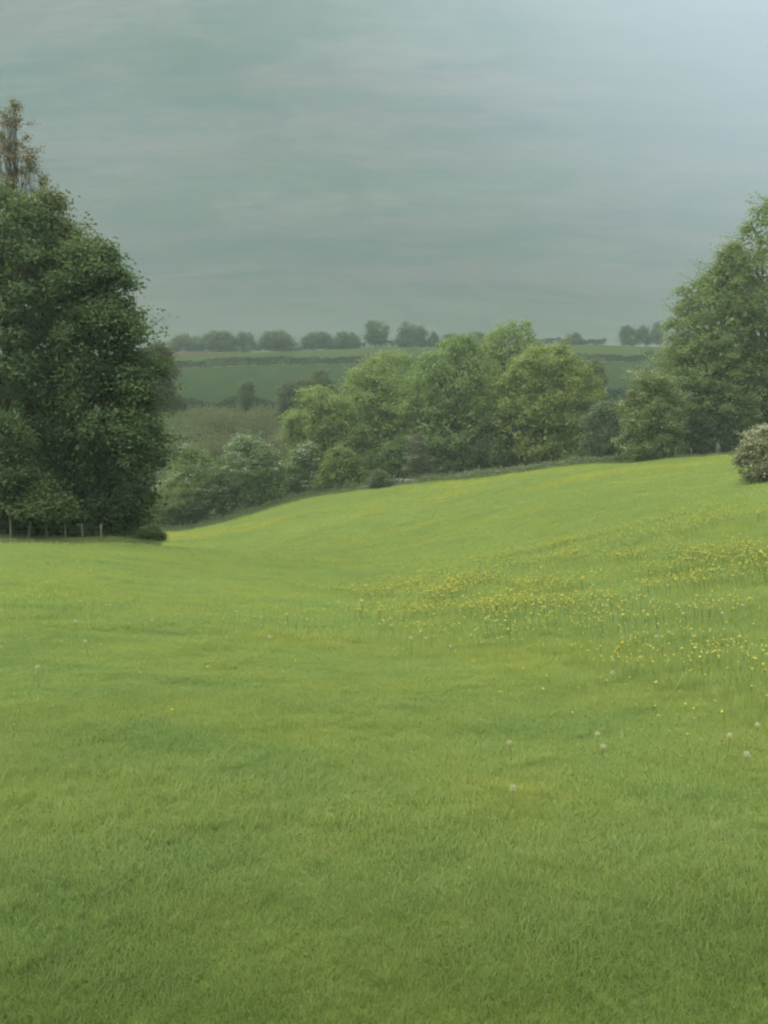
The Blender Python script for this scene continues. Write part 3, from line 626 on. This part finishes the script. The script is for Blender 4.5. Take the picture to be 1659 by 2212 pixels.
def bank():
    rng = np.random.default_rng(5); n = 6000
    px = rng.uniform(310, 1345, n); X, Y = fence_xy(px); Y = Y + rng.normal(.4, 1.3, n) + .3; X = X + rng.normal(0, .3, n)
    H = rng.uniform(.2, 1.0, n) * (.4 + 1.1 * fbm(X * .25, Y * .25, 2, 3))
    m = 9; pos = np.stack((X[:, None] + rng.normal(0, .16, (n, m)), Y[:, None] + rng.normal(0, .16, (n, m)), ground(X, Y)[:, None] + H[:, None] * rng.uniform(0, 1, (n, m))), -1).reshape(-1, 3)
    tl = np.repeat(rng.random(n), m)[:, None]
    tint = np.array((.045, .070, .022)) * (1 - tl) + np.array((.075, .105, .030)) * tl
    V, F, T = leaf_quads(rng, pos, rng.normal(0, .6, (n * m, 3)) + np.array((0, 0, .4)), .18, tint)
    o = mobj('undergrowth', mesh_np('undergrowth', V, F, M_WEED, T)); tag(o, 'rank green growth of nettles along the meadow fence', 'undergrowth', kind='stuff')
    # rough uncut grass on the margins: along the far fence and under the wood
    n = 7000; px = rng.uniform(310, 1690, n); X, Y = fence_xy(px); Y = Y - np.abs(rng.normal(0, 1.6, n)) + .4
    n2 = 5200; p2 = rng.uniform(-120, 335, n2); Y2 = 42.4 + (p2 + 60) / 270 * 3.6 + rng.normal(.6, 1.1, n2); X2 = (p2 - CX) / FPX * Y2
    X = np.concatenate((X, X2)); Y = np.concatenate((Y, Y2)); fr = np.concatenate((np.ones(n), np.full(n2, .6))); n = len(X)
    H = rng.uniform(.15, .6, n) * (.4 + 1.1 * fbm(X * .3, Y * .3, 22, 3)); m = 6; g = ground(X, Y)
    w = (.035 * fr)[:, None]; b = rng.normal(0, .25, (n, m, 2)) * fr[:, None, None]; lean = rng.normal(0, .3, (n, m, 2)) * H[:, None, None]
    Q = np.zeros((n, m, 3, 3)); Q[..., 0, 0] = X[:, None] + b[..., 0] - w; Q[..., 1, 0] = X[:, None] + b[..., 0] + w; Q[..., 2, 0] = X[:, None] + b[..., 0] + lean[..., 0]
    Q[..., 0, 1] = Q[..., 1, 1] = Y[:, None] + b[..., 1]; Q[..., 2, 1] = Y[:, None] + b[..., 1] + lean[..., 1]
    Q[..., 0, 2] = Q[..., 1, 2] = g[:, None] - .03; Q[..., 2, 2] = g[:, None] + H[:, None] * rng.uniform(.6, 1, (n, m))
    tl = rng.random((n * m, 1)); tint = np.array((.070, .105, .032)) * (1 - tl) + np.array((.120, .155, .050)) * tl
    o = mobj('margin_grass', mesh_np('margin_grass', Q.reshape(-1, 3), np.arange(n * m * 3).reshape(-1, 3), M_WEED, np.repeat(tint, 3, 0))); tag(o, 'rough uncut grass along the fences and under the wood', 'grass', kind='stuff')
    # cow parsley: white umbels massed before the fence
    n = 1100; px = rng.normal(1110, 160, n); px = px[(px > 640) & (px < 1345)]; n = len(px)
    X, Y = fence_xy(px); Y = Y + rng.normal(-.5, 1.5, n); Z = ground(X, Y) + rng.uniform(.25, 1.0, n) * (.5 + .8 * fbm(X * .3, Y * .3, 12, 2))
    m = 7; pos = np.repeat(np.stack((X, Y, Z), 1), m, 0) + rng.normal(0, 1, (n * m, 3)) * np.array((.08, .08, .02))
    V, F, T = leaf_quads(rng, pos, np.tile((0, 0, 1.0), (n * m, 1)), .085, np.tile((.23, .27, .18), (n * m, 1)) * rng.uniform(.7, 1.1, (n * m, 1)), .9, .5)
    parts = []; w = .012
    S = np.zeros((n, 4, 3)); g = ground(X, Y); S[:, 0] = np.stack((X - w, Y, g), 1); S[:, 1] = np.stack((X + w, Y, g), 1); S[:, 2] = np.stack((X + w, Y, Z), 1); S[:, 3] = np.stack((X - w, Y, Z), 1)
    V2 = np.concatenate((V, S.reshape(-1, 3))); F2 = np.concatenate((F, np.arange(n * 4).reshape(n, 4) + len(V)))
    o = mobj('cow_parsley', mesh_np('cow_parsley', V2, F2, M_BLOSSOM, np.concatenate((T, np.full((n * 4, 3), (.07, .10, .035)))))); tag(o, 'white frothy cow parsley flowering along the fence', 'cow parsley', kind='stuff')
bank()

# ------------------------------------------------------------------ fences, wall
def post_mesh(h, w):
    a = w / 2; z = [-.3, h * .5, h - .03, h]; k = [1, .97, .94, .72]
    V = np.array([(sx * a * kk, sy * a * kk, zz) for zz, kk in zip(z, k) for sx, sy in ((-1, -1), (1, -1), (1, 1), (-1, 1))])
    F = [(i * 4 + j, i * 4 + (j + 1) % 4, i * 4 + 4 + (j + 1) % 4, i * 4 + 4 + j) for i in range(3) for j in range(4)] + [(12, 13, 14, 15)]
    return mesh_np('post', V, np.array(F), M_WOOD)
PM, PB = post_mesh(1.25, .12), post_mesh(1.5, .22)
def fence(label, spots, wires=(.35, .7, 1.05), seed=0, name='fence'):
    """spots: (X, Y, scale, big)"""
    rng = random.Random(seed); root = empty(name, (spots[0][0], spots[0][1], gz(spots[0][0], spots[0][1]))); o0 = np.array(root.location)
    pts = []
    for X, Y, s, big in spots:
        z = gz(X, Y); p = mobj('post', PB if big else PM, root, np.array((X, Y, z)) - o0); p.scale = (1, 1, s)
        p.rotation_euler = (rng.uniform(-.05, .05), rng.uniform(-.07, .07), rng.uniform(-.4, .4)); pts.append((X, Y - .07, z, s))
    for h in wires:
        path = np.array([(X, Y, z + h * min(s, 1)) for X, Y, z, s in pts]) - o0
        V, F = tube(path, np.full(len(path), .004), 4); mobj('wire', mesh_np('wire', V, F, M_WIRE), root)
    return tag(root, label, 'fence')
def post_at(px, py, s=1.0, big=False):
    P = ground_at(px, py); return (P[0], P[1], s, big)
def post_Y(px, Y, s=1.0, big=False): return ((px - CX) / FPX * Y, Y, s, big)
fence('pale wooden posts and wire under the dark wood edge', [post_Y(-60, 42.6), post_Y(-20, 43.1), post_Y(17, 43.6, 1.15), post_Y(56, 44.1, .9), post_Y(97, 44.6, .95), post_Y(137, 45.1, 1.05), post_Y(174, 45.6), post_Y(212, 46.1)], seed=1)
mid = []
for px, s in ((385, .9), (470, .9), (545, .8), (662, .9), (724, 1.0), (758, .85), (838, .9), (852, 1.1), (920, 1.0), (976, 1.0), (990, .85), (1008, .9), (1034, 1.25), (1070, .9), (1082, 1.0), (1130, .9), (1190, .9)):
    X, Y = fence_xy(px); mid.append((float(X), float(Y) + .2, s * 1.05, False))
fence('leaning grey posts and wire in front of the central trees', mid, seed=2)
fence('stout paired posts where the fence turns beside the gate', [(float(fence_xy(px)[0]), float(fence_xy(px)[1]) + .1, s, b) for px, s, b in ((1245, 1.15, False), (1250, 1.05, False), (1330, .9, True), (1347, 1.1, True), (1353, .95, False))], seed=3)
fence('thin posts and wire in the shade below the beech', [(float(fence_xy(px)[0]), float(fence_xy(px)[1]) + .1, s, b) for px, s, b in ((1450, .9, False), (1493, .9, False), (1546, 1.2, False), (1551, 1.05, False), (1600, .9, False), (1660, 1.0, False))], seed=4)
# the gate between the stout posts and the hawthorn
def gate():
    X0, Y0 = map(float, fence_xy(1355)); X1, Y1 = map(float, fence_xy(1392)); Y0 += .1; Y1 += .3
    z = gz(X0, Y0); root = empty('gate', (X0, Y0, z)); o0 = np.array((X0, Y0, z)); e = np.array((X1, Y1, gz(X1, Y1)))
    for h in (.25, .5, .75, 1.05):
        a, b = o0 + (0, 0, h), e + (0, 0, h); V, F = tube(np.stack((a, (a + b) / 2 - (0, 0, .01), b)) - o0, np.array((.035, .035, .035)), 4); mobj('rail', mesh_np('rail', V, F, M_WOOD), root)
    for k in (.04, .96):
        p = o0 + (e - o0) * k; V, F = tube(np.stack((p + (0, -.02, .12), p + (0, -.02, .6), p + (0, -.02, 1.15))) - o0, np.array((.045, .045, .045)), 4); mobj('stile', mesh_np('stile', V, F, M_WOOD), root)
    V, F = tube(np.stack((o0 + (0, -.04, .25), (o0 + e) / 2 + (0, -.04, .65), e + (0, -.04, 1.05))) - o0, np.array((.03, .03, .03)), 4); mobj('brace', mesh_np('brace', V, F, M_WOOD), root)
    tag(root, 'weathered wooden field gate beside the creamy hawthorn', 'gate')
gate()
def stone_wall():
    rng = np.random.default_rng(4); parts = []
    X0, Y0 = map(float, fence_xy(775)); z0 = gz(X0, Y0); org = np.array((X0, Y0, z0))
    for k in range(170):
        px = rng.uniform(772, 902); X, Y = map(float, fence_xy(px)); prof = .95 * math.sin(math.pi * min(1, max(0, (px - 765) / 145))) ** .7
        h = rng.uniform(0, 1) * prof; Y -= .9 + rng.uniform(-.25, .25)
        s = rng.uniform(.12, .26, 3) * np.array((1.2, .9, .6))
        u = rng.normal(0, 1, (14, 3)); u /= np.linalg.norm(u, axis=1)[:, None]
        th = np.linspace(0, 2 * np.pi, 6, endpoint=False); rg = []
        for zz, rr in ((-.9, .55), (-.3, 1), (.4, .95), (.95, .5)):
            rg.append(np.stack((np.cos(th) * rr, np.sin(th) * rr, np.full(6, zz)), 1) * rng.uniform(.82, 1.12, (6, 1)))
        V = np.concatenate(rg) * s + np.array((X, Y, gz(X, Y) + h)) - org
        F = [(a * 6 + b, a * 6 + (b + 1) % 6, a * 6 + 6 + (b + 1) % 6, a * 6 + 6 + b) for a in range(3) for b in range(6)] + [(18, 19, 20, 21), (18, 21, 22, 23)]
        parts.append((V, np.array(F)))
    V, F = join(parts); root = empty('stone_wall', org)
    o = mobj('stones', mesh_np('stones', V, F, M_STONE), root); o['kind'] = 'stuff'
    tag(root, 'tumbled low dry stone wall at the meadow edge', 'wall')
stone_wall()

# ------------------------------------------------------------------ grass (uncountable)
PROTO = bpy.data.collections.new('grass_prototypes')
def clump(rng, n, spread, hmin, hmax, w, lean, seg=3, dry=.05):
    V, F, T = [], [], []; o = 0
    for k in range(n):
        a, r = rng.uniform(0, 2 * np.pi), spread * math.sqrt(rng.random()); x, y = r * math.cos(a), r * math.sin(a)
        h = rng.uniform(hmin, hmax); b = rng.uniform(0, 2 * np.pi); ln = rng.uniform(.15, 1) * lean * h
        wd = w * rng.uniform(.6, 1.2); side = np.array((math.cos(b + 1.57), math.sin(b + 1.57), 0)); fw = np.array((math.cos(b), math.sin(b), 0))
        col = np.array((.172, .247, .080)) * rng.uniform(.88, 1.12)
        q = rng.random()
        if q < dry: col = np.array((.27, .28, .13)) * rng.uniform(.8, 1.1)
        elif q < .30: col = np.array((.200, .249, .078)) * rng.uniform(.88, 1.12)
        elif q < .5: col = np.array((.158, .236, .092)) * rng.uniform(.88, 1.12)
        for s in range(seg + 1):
            t = s / seg; c = np.array((x, y, 0)) + fw * ln * t * t + np.array((0, 0, h * (t - .28 * t * t * lean)))
            ww = wd * (1 - t ** 1.6) * .5
            if s < seg: V += [c - side * ww, c + side * ww]; T += [col * (.95 + .08 * t)] * 2
            else: V.append(c); T.append(col * 1.03)
        for s in range(seg - 1): F.append((o + 2 * s, o + 2 * s + 1, o + 2 * s + 3, o + 2 * s + 2))
        e = o + 2 * (seg - 1); F.append((e, e + 1, e + 2, e + 2)); o = len(V)
    F4 = np.array([f for f in F if f[2] != f[3]]); F3 = np.array([f[:3] for f in F if f[2] == f[3]])
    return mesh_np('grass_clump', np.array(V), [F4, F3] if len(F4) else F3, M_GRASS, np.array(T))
def proto_set(name, seed, k, *a, **kw):
    rng = np.random.default_rng(seed); col = bpy.data.collections.new(name)
    for i in range(k): col.objects.link(bpy.data.objects.new('%s_%02d' % (name, i), clump(rng, *a, **kw)))
    return col
def scatter(name, P, coll, ncoll, scale, label, cat, rng, tilt_=.05):
    n = len(P); me = bpy.data.meshes.new(name); me.vertices.add(n); me.vertices.foreach_set('co', np.asarray(P, np.float32).ravel())
    def attr(nm, ty, key, arr): a = me.attributes.new(nm, ty, 'POINT'); a.data.foreach_set(key, np.ascontiguousarray(arr).ravel())
    P = np.asarray(P); e = .25; gx = (ground(P[:, 0] + e, P[:, 1]) - ground(P[:, 0] - e, P[:, 1])) / (2 * e); gy = (ground(P[:, 0], P[:, 1] + e) - ground(P[:, 0], P[:, 1] - e)) / (2 * e)
    th = rng.uniform(0, 6.283, n); ax, ay = gy + rng.normal(0, tilt_, n), -gx + rng.normal(0, tilt_, n)       # each tuft leans with its slope
    rot = np.stack((np.cos(th) * ax + np.sin(th) * ay, -np.sin(th) * ax + np.cos(th) * ay, th), 1).astype(np.float32)
    attr('rot', 'FLOAT_VECTOR', 'vector', rot); attr('scl', 'FLOAT', 'value', scale.astype(np.float32)); attr('idx', 'INT', 'value', rng.integers(0, ncoll, n).astype(np.int32))
    me.update(); o = mobj(name, me)
    ng = bpy.data.node_groups.new(name, 'GeometryNodeTree'); N = ng.nodes.new; L = ng.links.new
    ng.interface.new_socket('Geometry', in_out='INPUT', socket_type='NodeSocketGeometry'); ng.interface.new_socket('Geometry', in_out='OUTPUT', socket_type='NodeSocketGeometry')
    gi, go = N('NodeGroupInput'), N('NodeGroupOutput'); ip = N('GeometryNodeInstanceOnPoints'); ci = N('GeometryNodeCollectionInfo')
    ci.inputs['Collection'].default_value = coll; ci.inputs['Separate Children'].default_value = True; ci.inputs['Reset Children'].default_value = True
    def na(nm, ty): q = N('GeometryNodeInputNamedAttribute'); q.data_type = ty; q.inputs['Name'].default_value = nm; return next(s for s in q.outputs if s.enabled and s.name == 'Attribute')
    er = N('FunctionNodeEulerToRotation'); L(na('rot', 'FLOAT_VECTOR'), er.inputs[0])
    L(gi.outputs[0], ip.inputs['Points']); L(ci.outputs[0], ip.inputs['Instance']); ip.inputs['Pick Instance'].default_value = True
    L(na('idx', 'INT'), ip.inputs['Instance Index']); L(er.outputs[0], ip.inputs['Rotation']); L(na('scl', 'FLOAT'), ip.inputs['Scale']); L(ip.outputs[0], go.inputs[0])
    md = o.modifiers.new('scatter', 'NODES'); md.node_group = ng
    return tag(o, label, cat, kind='stuff')

def cone(rng, n, y0, y1, xl=-.72, xr=.72):
    """points spread evenly (low-discrepancy) over the ground of a wedge in front of the lens"""
    i = np.arange(n); a = (rng.random() + i * .7548776662466927) % 1; b = (rng.random() + i * .5698402909980532) % 1
    y = np.sqrt(y0 * y0 + (y1 * y1 - y0 * y0) * a); x = (xl + (xr - xl) * b) * (y + .8)
    return x + rng.normal(0, .03, n), y + rng.normal(0, .03, n)
def meadow_side(x, y):
    """0 on the short turf, 1 in the long flowery grass on the slope to the right"""
    edge = np.interp(y, [0, 4.5, 6.5, 9, 13, 20, 32], [9, 4.5, 2.6, 1.0, -.8, -2.0, 2.5])
    return smooth(-2.2, 3.2, x - edge + (fbm(x * .45, y * .45, 31, 3) - .5) * 6) * (1 - smooth(30, 38, y))
def in_fence(x, y):
    px = CX + FPX * x / np.maximum(y, .1); return y < np.interp(px, [f[0] for f in FENCE], [f[1] for f in FENCE]) - .2
def build_grass():
    rng = np.random.default_rng(2024)
    short = proto_set('short_grass', 1, 8, 1500, .30, .022, .058, .0030, 1.1, dry=.03)
    long_ = proto_set('long_grass', 2, 8, 800, .32, .07, .19, .0036, .8, 3, dry=.07)
    mid_ = proto_set('mid_grass', 3, 6, 1000, .62, .04, .10, .0075, 1.0, 2, dry=.04)
    farp = proto_set('far_grass', 4, 6, 800, 1.6, .05, .14, .022, 1.0, 2, dry=.03)
    st = lambda X, Y, d: np.stack((X, Y, ground(X, Y) - d), 1)
    x, y = cone(rng, 2900, 1.8, 13); m = meadow_side(x, y); sel = rng.random(len(x)) > m * .9; X, Y = x[sel], y[sel]
    scatter('grass', st(X, Y, .006), short, 8, (.8 + .5 * fbm(X * .6, Y * .6, 61, 3)) * rng.uniform(.85, 1.15, len(X)), 'short green turf filling the foreground', 'grass', rng)
    x, y = cone(rng, 4600, 4, 24, -.45, .72); m = meadow_side(x, y); sel = rng.random(len(x)) < m; X, Y = x[sel], y[sel]
    scatter('long_grass', st(X, Y, .006), long_, 8, (.6 + .6 * fbm(X * .5, Y * .5, 67, 3)) * rng.uniform(.8, 1.15, len(X)), 'longer tufted grass on the buttercup slope', 'grass', rng)
    x, y = cone(rng, 5200, 3.0, 15, -.66, .66); q = fbm(x * .55, y * .7, 83, 3); sel = (rng.random(len(x)) < .42 * smooth(.50, .70, q)) & (rng.random(len(x)) > meadow_side(x, y)); X, Y = x[sel], y[sel]
    tuft = proto_set('tuft', 9, 6, 90, .09, .05, .17, .0034, 1.1, 3, dry=.12)
    scatter('grass_tufts', st(X, Y, .004), tuft, 6, rng.uniform(.45, .95, len(X)), 'scattered longer tufts standing up from the short turf', 'grass', rng, .15)
    x, y = cone(rng, 5600, 11.5, 42); k = in_fence(x, y); X, Y = x[k], y[k]
    scatter('meadow_grass', st(X, Y, .01), mid_, 6, (.7 + .7 * fbm(X * .3, Y * .3, 71, 3)) * rng.uniform(.85, 1.2, len(X)), 'rougher meadow grass in the middle distance', 'grass', rng)
    x, y = cone(rng, 7500, 38, 122); k = in_fence(x, y); X, Y = x[k], y[k]
    scatter('far_grass', st(X, Y, .02), farp, 6, (.65 + .8 * fbm(X * .14, Y * .14, 73, 3)) * rng.uniform(.85, 1.2, len(X)), 'tussocky grass of the far meadow up to the fence', 'grass', rng)
build_grass()

# ------------------------------------------------------------------ weeds, flowers, stalks
def weed(label, px, py, size, seed, col=(.17, .24, .075), n=22):
    rng = np.random.default_rng(seed); P = ground_at(px, py); V, F, T = [], [], []; o = 0
    for k in range(n):
        a = rng.uniform(0, 6.283); el = rng.uniform(.6, 1.35); ln = size * rng.uniform(.5, 1); w = ln * .2
        d = np.array((math.cos(a) * math.cos(el), math.sin(a) * math.cos(el), math.sin(el))); s = np.array((-math.sin(a), math.cos(a), 0)); b0 = np.zeros(3)
        pts = [b0, b0 + d * ln * .5, b0 + d * ln * .95 - np.array((0, 0, ln * .25))]
        V += [pts[0], pts[1] - s * w, pts[1] + s * w, pts[2]]; F += [(o, o + 1, o + 3, o + 2)]; T += [np.array(col) * rng.uniform(.8, 1.3)] * 4; o += 4
    me = mesh_np('dock_plant', np.array(V), np.array(F), M_WEED, np.array(T))
    tag(mobj('dock_plant', me, None, P), label, 'weed', 'leafy weeds in the meadow')
weeds = [(505, 1184, .55, 'dark leafy weed standing alone on the bright far meadow'), (415, 1178, .5, 'low weed on the brow just past the dark bush'), (105, 1222, .5, 'broad dock at the near end of the weed patch below the fence'),
         (135, 1218, .55, 'tallest dock of the weed patch below the fence'), (165, 1219, .5, 'dock in the middle of the weed patch below the fence'), (190, 1224, .4, 'small dock at the far end of the weed patch below the fence'),
         (205, 1240, .4, 'single weed nearer than the dock patch'), (290, 1222, .35, 'lone weed past the dock patch'), (370, 1225, .4, 'flat weed patch at the middle of the left spur'), (425, 1222, .4, 'small weed clump on the left spur crest'),
         (40, 1330, .22, 'dark weed tuft at the left edge of the turf'), (380, 1265, .25, 'little weed in the hollow'), (1160, 1010, .8, 'dark tussock near the cow parsley'), (1255, 1012, .7, 'tussock beside the paired posts'), (935, 1115, .7, 'dark tussock in the far meadow centre'), (1205, 1108, .7, 'dark tussock on the far meadow towards the buttercup slope')]
for k, (px, py, s, lb) in enumerate(weeds): weed(lb, px, py, s * .42, 300 + k)

# dark grass tufts that stand out of the short turf
def stalk_mesh(rng, h, bend, w=.0026):
    t = np.linspace(0, 1, 6); p = np.stack((bend * t ** 1.6 * h, .1 * bend * np.sin(t * 3) * h, h * t * (1 - .25 * abs(bend) * t)), 1)
    V, F = tube(p, w * (1 - .5 * t), 4); return mesh_np('dry_stalk', V, F, M_STRAW, np.tile((.25, .26, .13), (len(V), 1)) * rng.uniform(.8, 1.1))
def stalks():
    rng = np.random.default_rng(8); ms = [stalk_mesh(rng, rng.uniform(.18, .38), rng.uniform(.1, 1.2)) for k in range(10)]
    n = 0
    while n < 85:
        px, py = rng.uniform(880, 1655), rng.uniform(1290, 1560)
        if py > 1340 + (px - 880) * .28 or rng.random() > .25 + .75 * smooth(1150, 1500, px): continue
        P = ground_at(px, py); o = mobj('dry_stalk', ms[n % 10], None, P); o.rotation_euler = (rng.normal(0, .25), rng.normal(0, .25), rng.uniform(0, 6.28)); o.scale = (1,) * 2 + (rng.uniform(.7, 1.2),)
        tag(o, 'dry straw-coloured grass stalk standing in the buttercup slope', 'grass stalk', 'dry stalks on the buttercup slope'); n += 1
stalks()

def clock_mesh(rng, r):
    """seed head: a small core with a hundred and forty plumed seeds"""
    n = 150; u = rng.normal(0, 1, (n, 3)); u /= np.linalg.norm(u, axis=1)[:, None]; u = u[u[:, 2] > -.75]; n = len(u)
    a = np.cross(u, rng.normal(0, 1, (n, 3))); a /= np.linalg.norm(a, axis=1)[:, None]; b = np.cross(u, a); w = r * .02
    V = np.stack((u * r * .12 - a * w, u * r * .12 + a * w, u * r * .9), 1).reshape(-1, 3); F3 = np.arange(n * 3).reshape(n, 3); T = [np.tile((.34, .35, .22), (n * 3, 1))]
    q = r * .15; tips = np.stack((u * r * .86, ), 1)
    Q = np.stack((u * r + a * q, u * r + b * q, u * r - a * q, u * r - b * q), 1).reshape(-1, 3); F4 = np.arange(n * 4).reshape(n, 4) + len(V); T.append(np.tile(np.array((.36, .37, .24)), (n * 4, 1)))
    return mesh_np('seed_head', np.concatenate((V, Q)), [F3, F4], M_FLUFF, np.concatenate(T))
def dandelions():
    rng = np.random.default_rng(15); heads = [clock_mesh(rng, .023) for k in range(4)]
    t = np.linspace(0, 1, 5); V, F = tube(np.stack((.02 * np.sin(t * 2), 0 * t, t), 1), np.full(5, .0026), 5); stem = mesh_np('stem', V, F, M_STEM, np.tile((.16, .17, .07), (len(V), 1)))
    special = {(1305, 1610): 'dandelion clock standing by itself on the short turf, nearest of all', (1574, 1590): 'dandelion clock just left of the one nearest the picture edge', (1632, 1577): 'large dandelion clock nearest the picture edge',
               (1102, 1717): 'half-blown small dandelion clock low in the turf, closest to the viewer', (1316, 1488): 'dandelion clock amid tangled dry stalks', (1562, 1357): 'round dandelion clock high on the flowery slope'}
    spots = list(special) + [(1285, 1598), (1324, 1457), (1500, 1220), (1505, 1248), (1467, 1353), (1408, 1325), (1350, 1315), (890, 1408), (918, 1403), (968, 1418), (1105, 1612), (1310, 1325), (1226, 1275), (1600, 1642), (1160, 1240), (1250, 1255),
             (697, 1277), (622, 1350), (731, 1320), (167, 1371), (191, 1418), (327, 1370), (580, 1402), (82, 1478), (1440, 1290), (1538, 1240), (1080, 1300), (1005, 1352), (1600, 1330), (1640, 1200), (1420, 1420)]
    for k, (px, py) in enumerate(spots):
        P = ground_at(px, py + (1660 * .16 / 8 if py > 1560 else 12)); h = rng.uniform(.11, .17) if py > 1560 else rng.uniform(.2, .3)
        root = empty('dandelion', P); s = mobj('stem', stem, root); s.scale = (1, 1, h); hd = mobj('seed_head', heads[k % 4], root, (.02 * math.sin(2) , 0, h + .015)); hd.rotation_euler = (rng.normal(0, .2), rng.normal(0, .2), rng.uniform(0, 6))
        root.rotation_euler = (rng.normal(0, .08), rng.normal(0, .08), rng.uniform(0, 6.28))
        tag(root, special.get((px, py), 'small pale dandelion clock in the meadow grass'), 'dandelion', 'dandelion clocks in the meadow')
dandelions()

def buttercup_mesh(rng, h):
    V, F, T, mi = [], [], [], []
    b = rng.uniform(.05, .25); t = np.linspace(0, 1, 4); p = np.stack((b * h * t * t, 0 * t, h * t), 1); v, f = tube(p, np.full(4, .0014), 3)
    V.append(v); F.append(f); T.append(np.tile((.10, .14, .04), (len(v), 1))); mi += [1] * len(f); o = len(v); top = p[-1]
    tl = rng.uniform(0, .6); ca, sa = math.cos(tl), math.sin(tl)
    for k in range(5):
        a = k * 1.2566; r = .0108; d = np.array((math.cos(a), math.sin(a), 0)); s = np.array((-math.sin(a), math.cos(a), 0))
        q = np.stack((d * .001, d * r * .6 - s * r * .6 + (0, 0, .004), d * r * 1.15 + (0, 0, .009), d * r * .6 + s * r * .6 + (0, 0, .004)))
        q = np.stack((q[:, 0] * ca + q[:, 2] * sa, q[:, 1], -q[:, 0] * sa + q[:, 2] * ca), 1) + top
        V.append(q); F.append(np.array([(o, o + 1, o + 2, o + 3)])); T.append(np.tile(np.array((.50, .45, .040)) * rng.uniform(.85, 1.05), (4, 1))); mi.append(0); o += 4
    return mesh_np('buttercup', np.concatenate(V), np.concatenate(F), [M_PETAL, M_STEM], np.concatenate(T), midx=mi)
def buttercups():
    rng = np.random.default_rng(99); ms = [buttercup_mesh(rng, rng.uniform(.20, .32)) for k in range(8)]; low = [buttercup_mesh(rng, rng.uniform(.09, .15)) for k in range(4)]
    x, y = cone(rng, 90000, 4.2, 34, -.6, .66)
    m = meadow_side(x, y); cl = fbm(x * .8, y * .8, 91, 3); big = fbm(x * .22, y * .3, 95, 3)
    dens = m * (.10 + smooth(.42, .68, cl)) * (.25 + .75 * smooth(.28, .52, big)) * smooth(5.0, 11.5, y) * (.78 + .1 * smooth(8, 14, y)) * (1 - .80 * smooth(14, 25, y)) + .0018 + .008 * smooth(.5, .65, big) * (x > 1) + .07 * smooth(1.2, 3.2, x) * smooth(5, 6.5, y) * (1 - smooth(8.5, 11, y)) * smooth(.42, .6, cl)
    dens += .05 * smooth(.5, .65, cl) * ((x < -4.2) & (y > 8) & (y < 13))
    k = rng.random(len(x)) < dens; x, y = x[k], y[k]; z = ground(x, y)
    px, py = project(x, y, z + .25); vis = (px > -40) & (px < 1700); dist = np.hypot(x, y) + np.where(vis, 0, 1000); order = np.argsort(dist); near, rest = order[:300], order[300:]
    for q, i in enumerate(near):
        tall = meadow_side(x[i:i + 1], y[i:i + 1])[0] > .35
        o = mobj('buttercup', (ms if tall else low)[q % (8 if tall else 4)], None, (x[i], y[i], z[i] - .005)); o.rotation_euler = (rng.normal(0, .1), rng.normal(0, .1), rng.uniform(0, 6.28)); s = rng.uniform(.85, 1.15); o.scale = (s, s, s)
        tag(o, 'glossy yellow buttercup on a thin stem among the nearer grass', 'buttercup', 'buttercups on the near slope')
    col = bpy.data.collections.new('buttercup_prototypes')
    for k, me in enumerate(ms): col.objects.link(bpy.data.objects.new('buttercup_proto_%d' % k, me))
    scatter('buttercup_drift', np.stack((x[rest], y[rest], z[rest]), 1), col, 8, rng.uniform(.8, 1.25, len(rest)) * (1 + .015 * y[rest]), 'drift of countless small buttercups farther up the slope', 'buttercups', rng)
buttercups()

def daisies():
    rng = np.random.default_rng(123); col = bpy.data.collections.new('daisy_prototypes')
    for k in range(3):
        th = np.linspace(0, 2 * np.pi, 9)[:-1]; r = .013; h = rng.uniform(.08, .16)
        V = [(0, 0, h + .004)] + [(math.cos(t) * r * q, math.sin(t) * r * q, h) for t in th for q in (1.0,)]; F3 = np.array([(0, 1 + i, 1 + (i + 1) % 8) for i in range(8)])
        v, f = tube(np.array(((0, 0, 0), (.004, 0, h * .5), (0, 0, h))), np.full(3, .0012), 3)
        me = mesh_np('daisy', np.concatenate((np.array(V), v)), [F3, f + 9], [M_FLUFF], np.concatenate((np.tile((.36, .37, .30), (9, 1)), np.tile((.1, .14, .05), (len(v), 1)))))
        col.objects.link(bpy.data.objects.new('daisy_proto_%d' % k, me))
    x, y = cone(rng, 9000, 6, 44, -.6, .6); px, py = project(x, y, ground(x, y))
    k = (rng.random(len(x)) < .22 * smooth(.50, .68, fbm(x * .35, y * .35, 131, 3)) * np.where(x < 4, 1, .4)); x, y = x[k], y[k]
    scatter('daisy_scatter', np.stack((x, y, ground(x, y)), 1), col, 3, rng.uniform(.8, 1.3, len(x)), 'tiny white daisies sprinkled through the meadow', 'daisies', rng)
daisies()

# ------------------------------------------------------------------ the air
def haze():
    V = [(x, y, z) for z in (-70, 68) for x, y in ((-3300, -3300), (3300, -3300), (3300, 3300), (-3300, 3300))]
    F = [(0, 3, 2, 1), (4, 5, 6, 7), (0, 1, 5, 4), (1, 2, 6, 5), (2, 3, 7, 6), (3, 0, 4, 7)]
    m, nt, N, L = nodes_mat('haze'); out = N('ShaderNodeOutputMaterial'); v = N('ShaderNodeVolumePrincipled')
    v.inputs['Color'].default_value = (.44, .57, .51, 1); v.inputs['Density'].default_value = 0.00043; v.inputs['Anisotropy'].default_value = 0.0
    L(v.outputs[0], out.inputs['Volume'])
    o = mobj('haze', mesh_np('haze', np.array(V, float), np.array(F), m)); tag(o, 'thin pale haze hanging in the air over the valley', 'haze', kind='stuff')
haze()
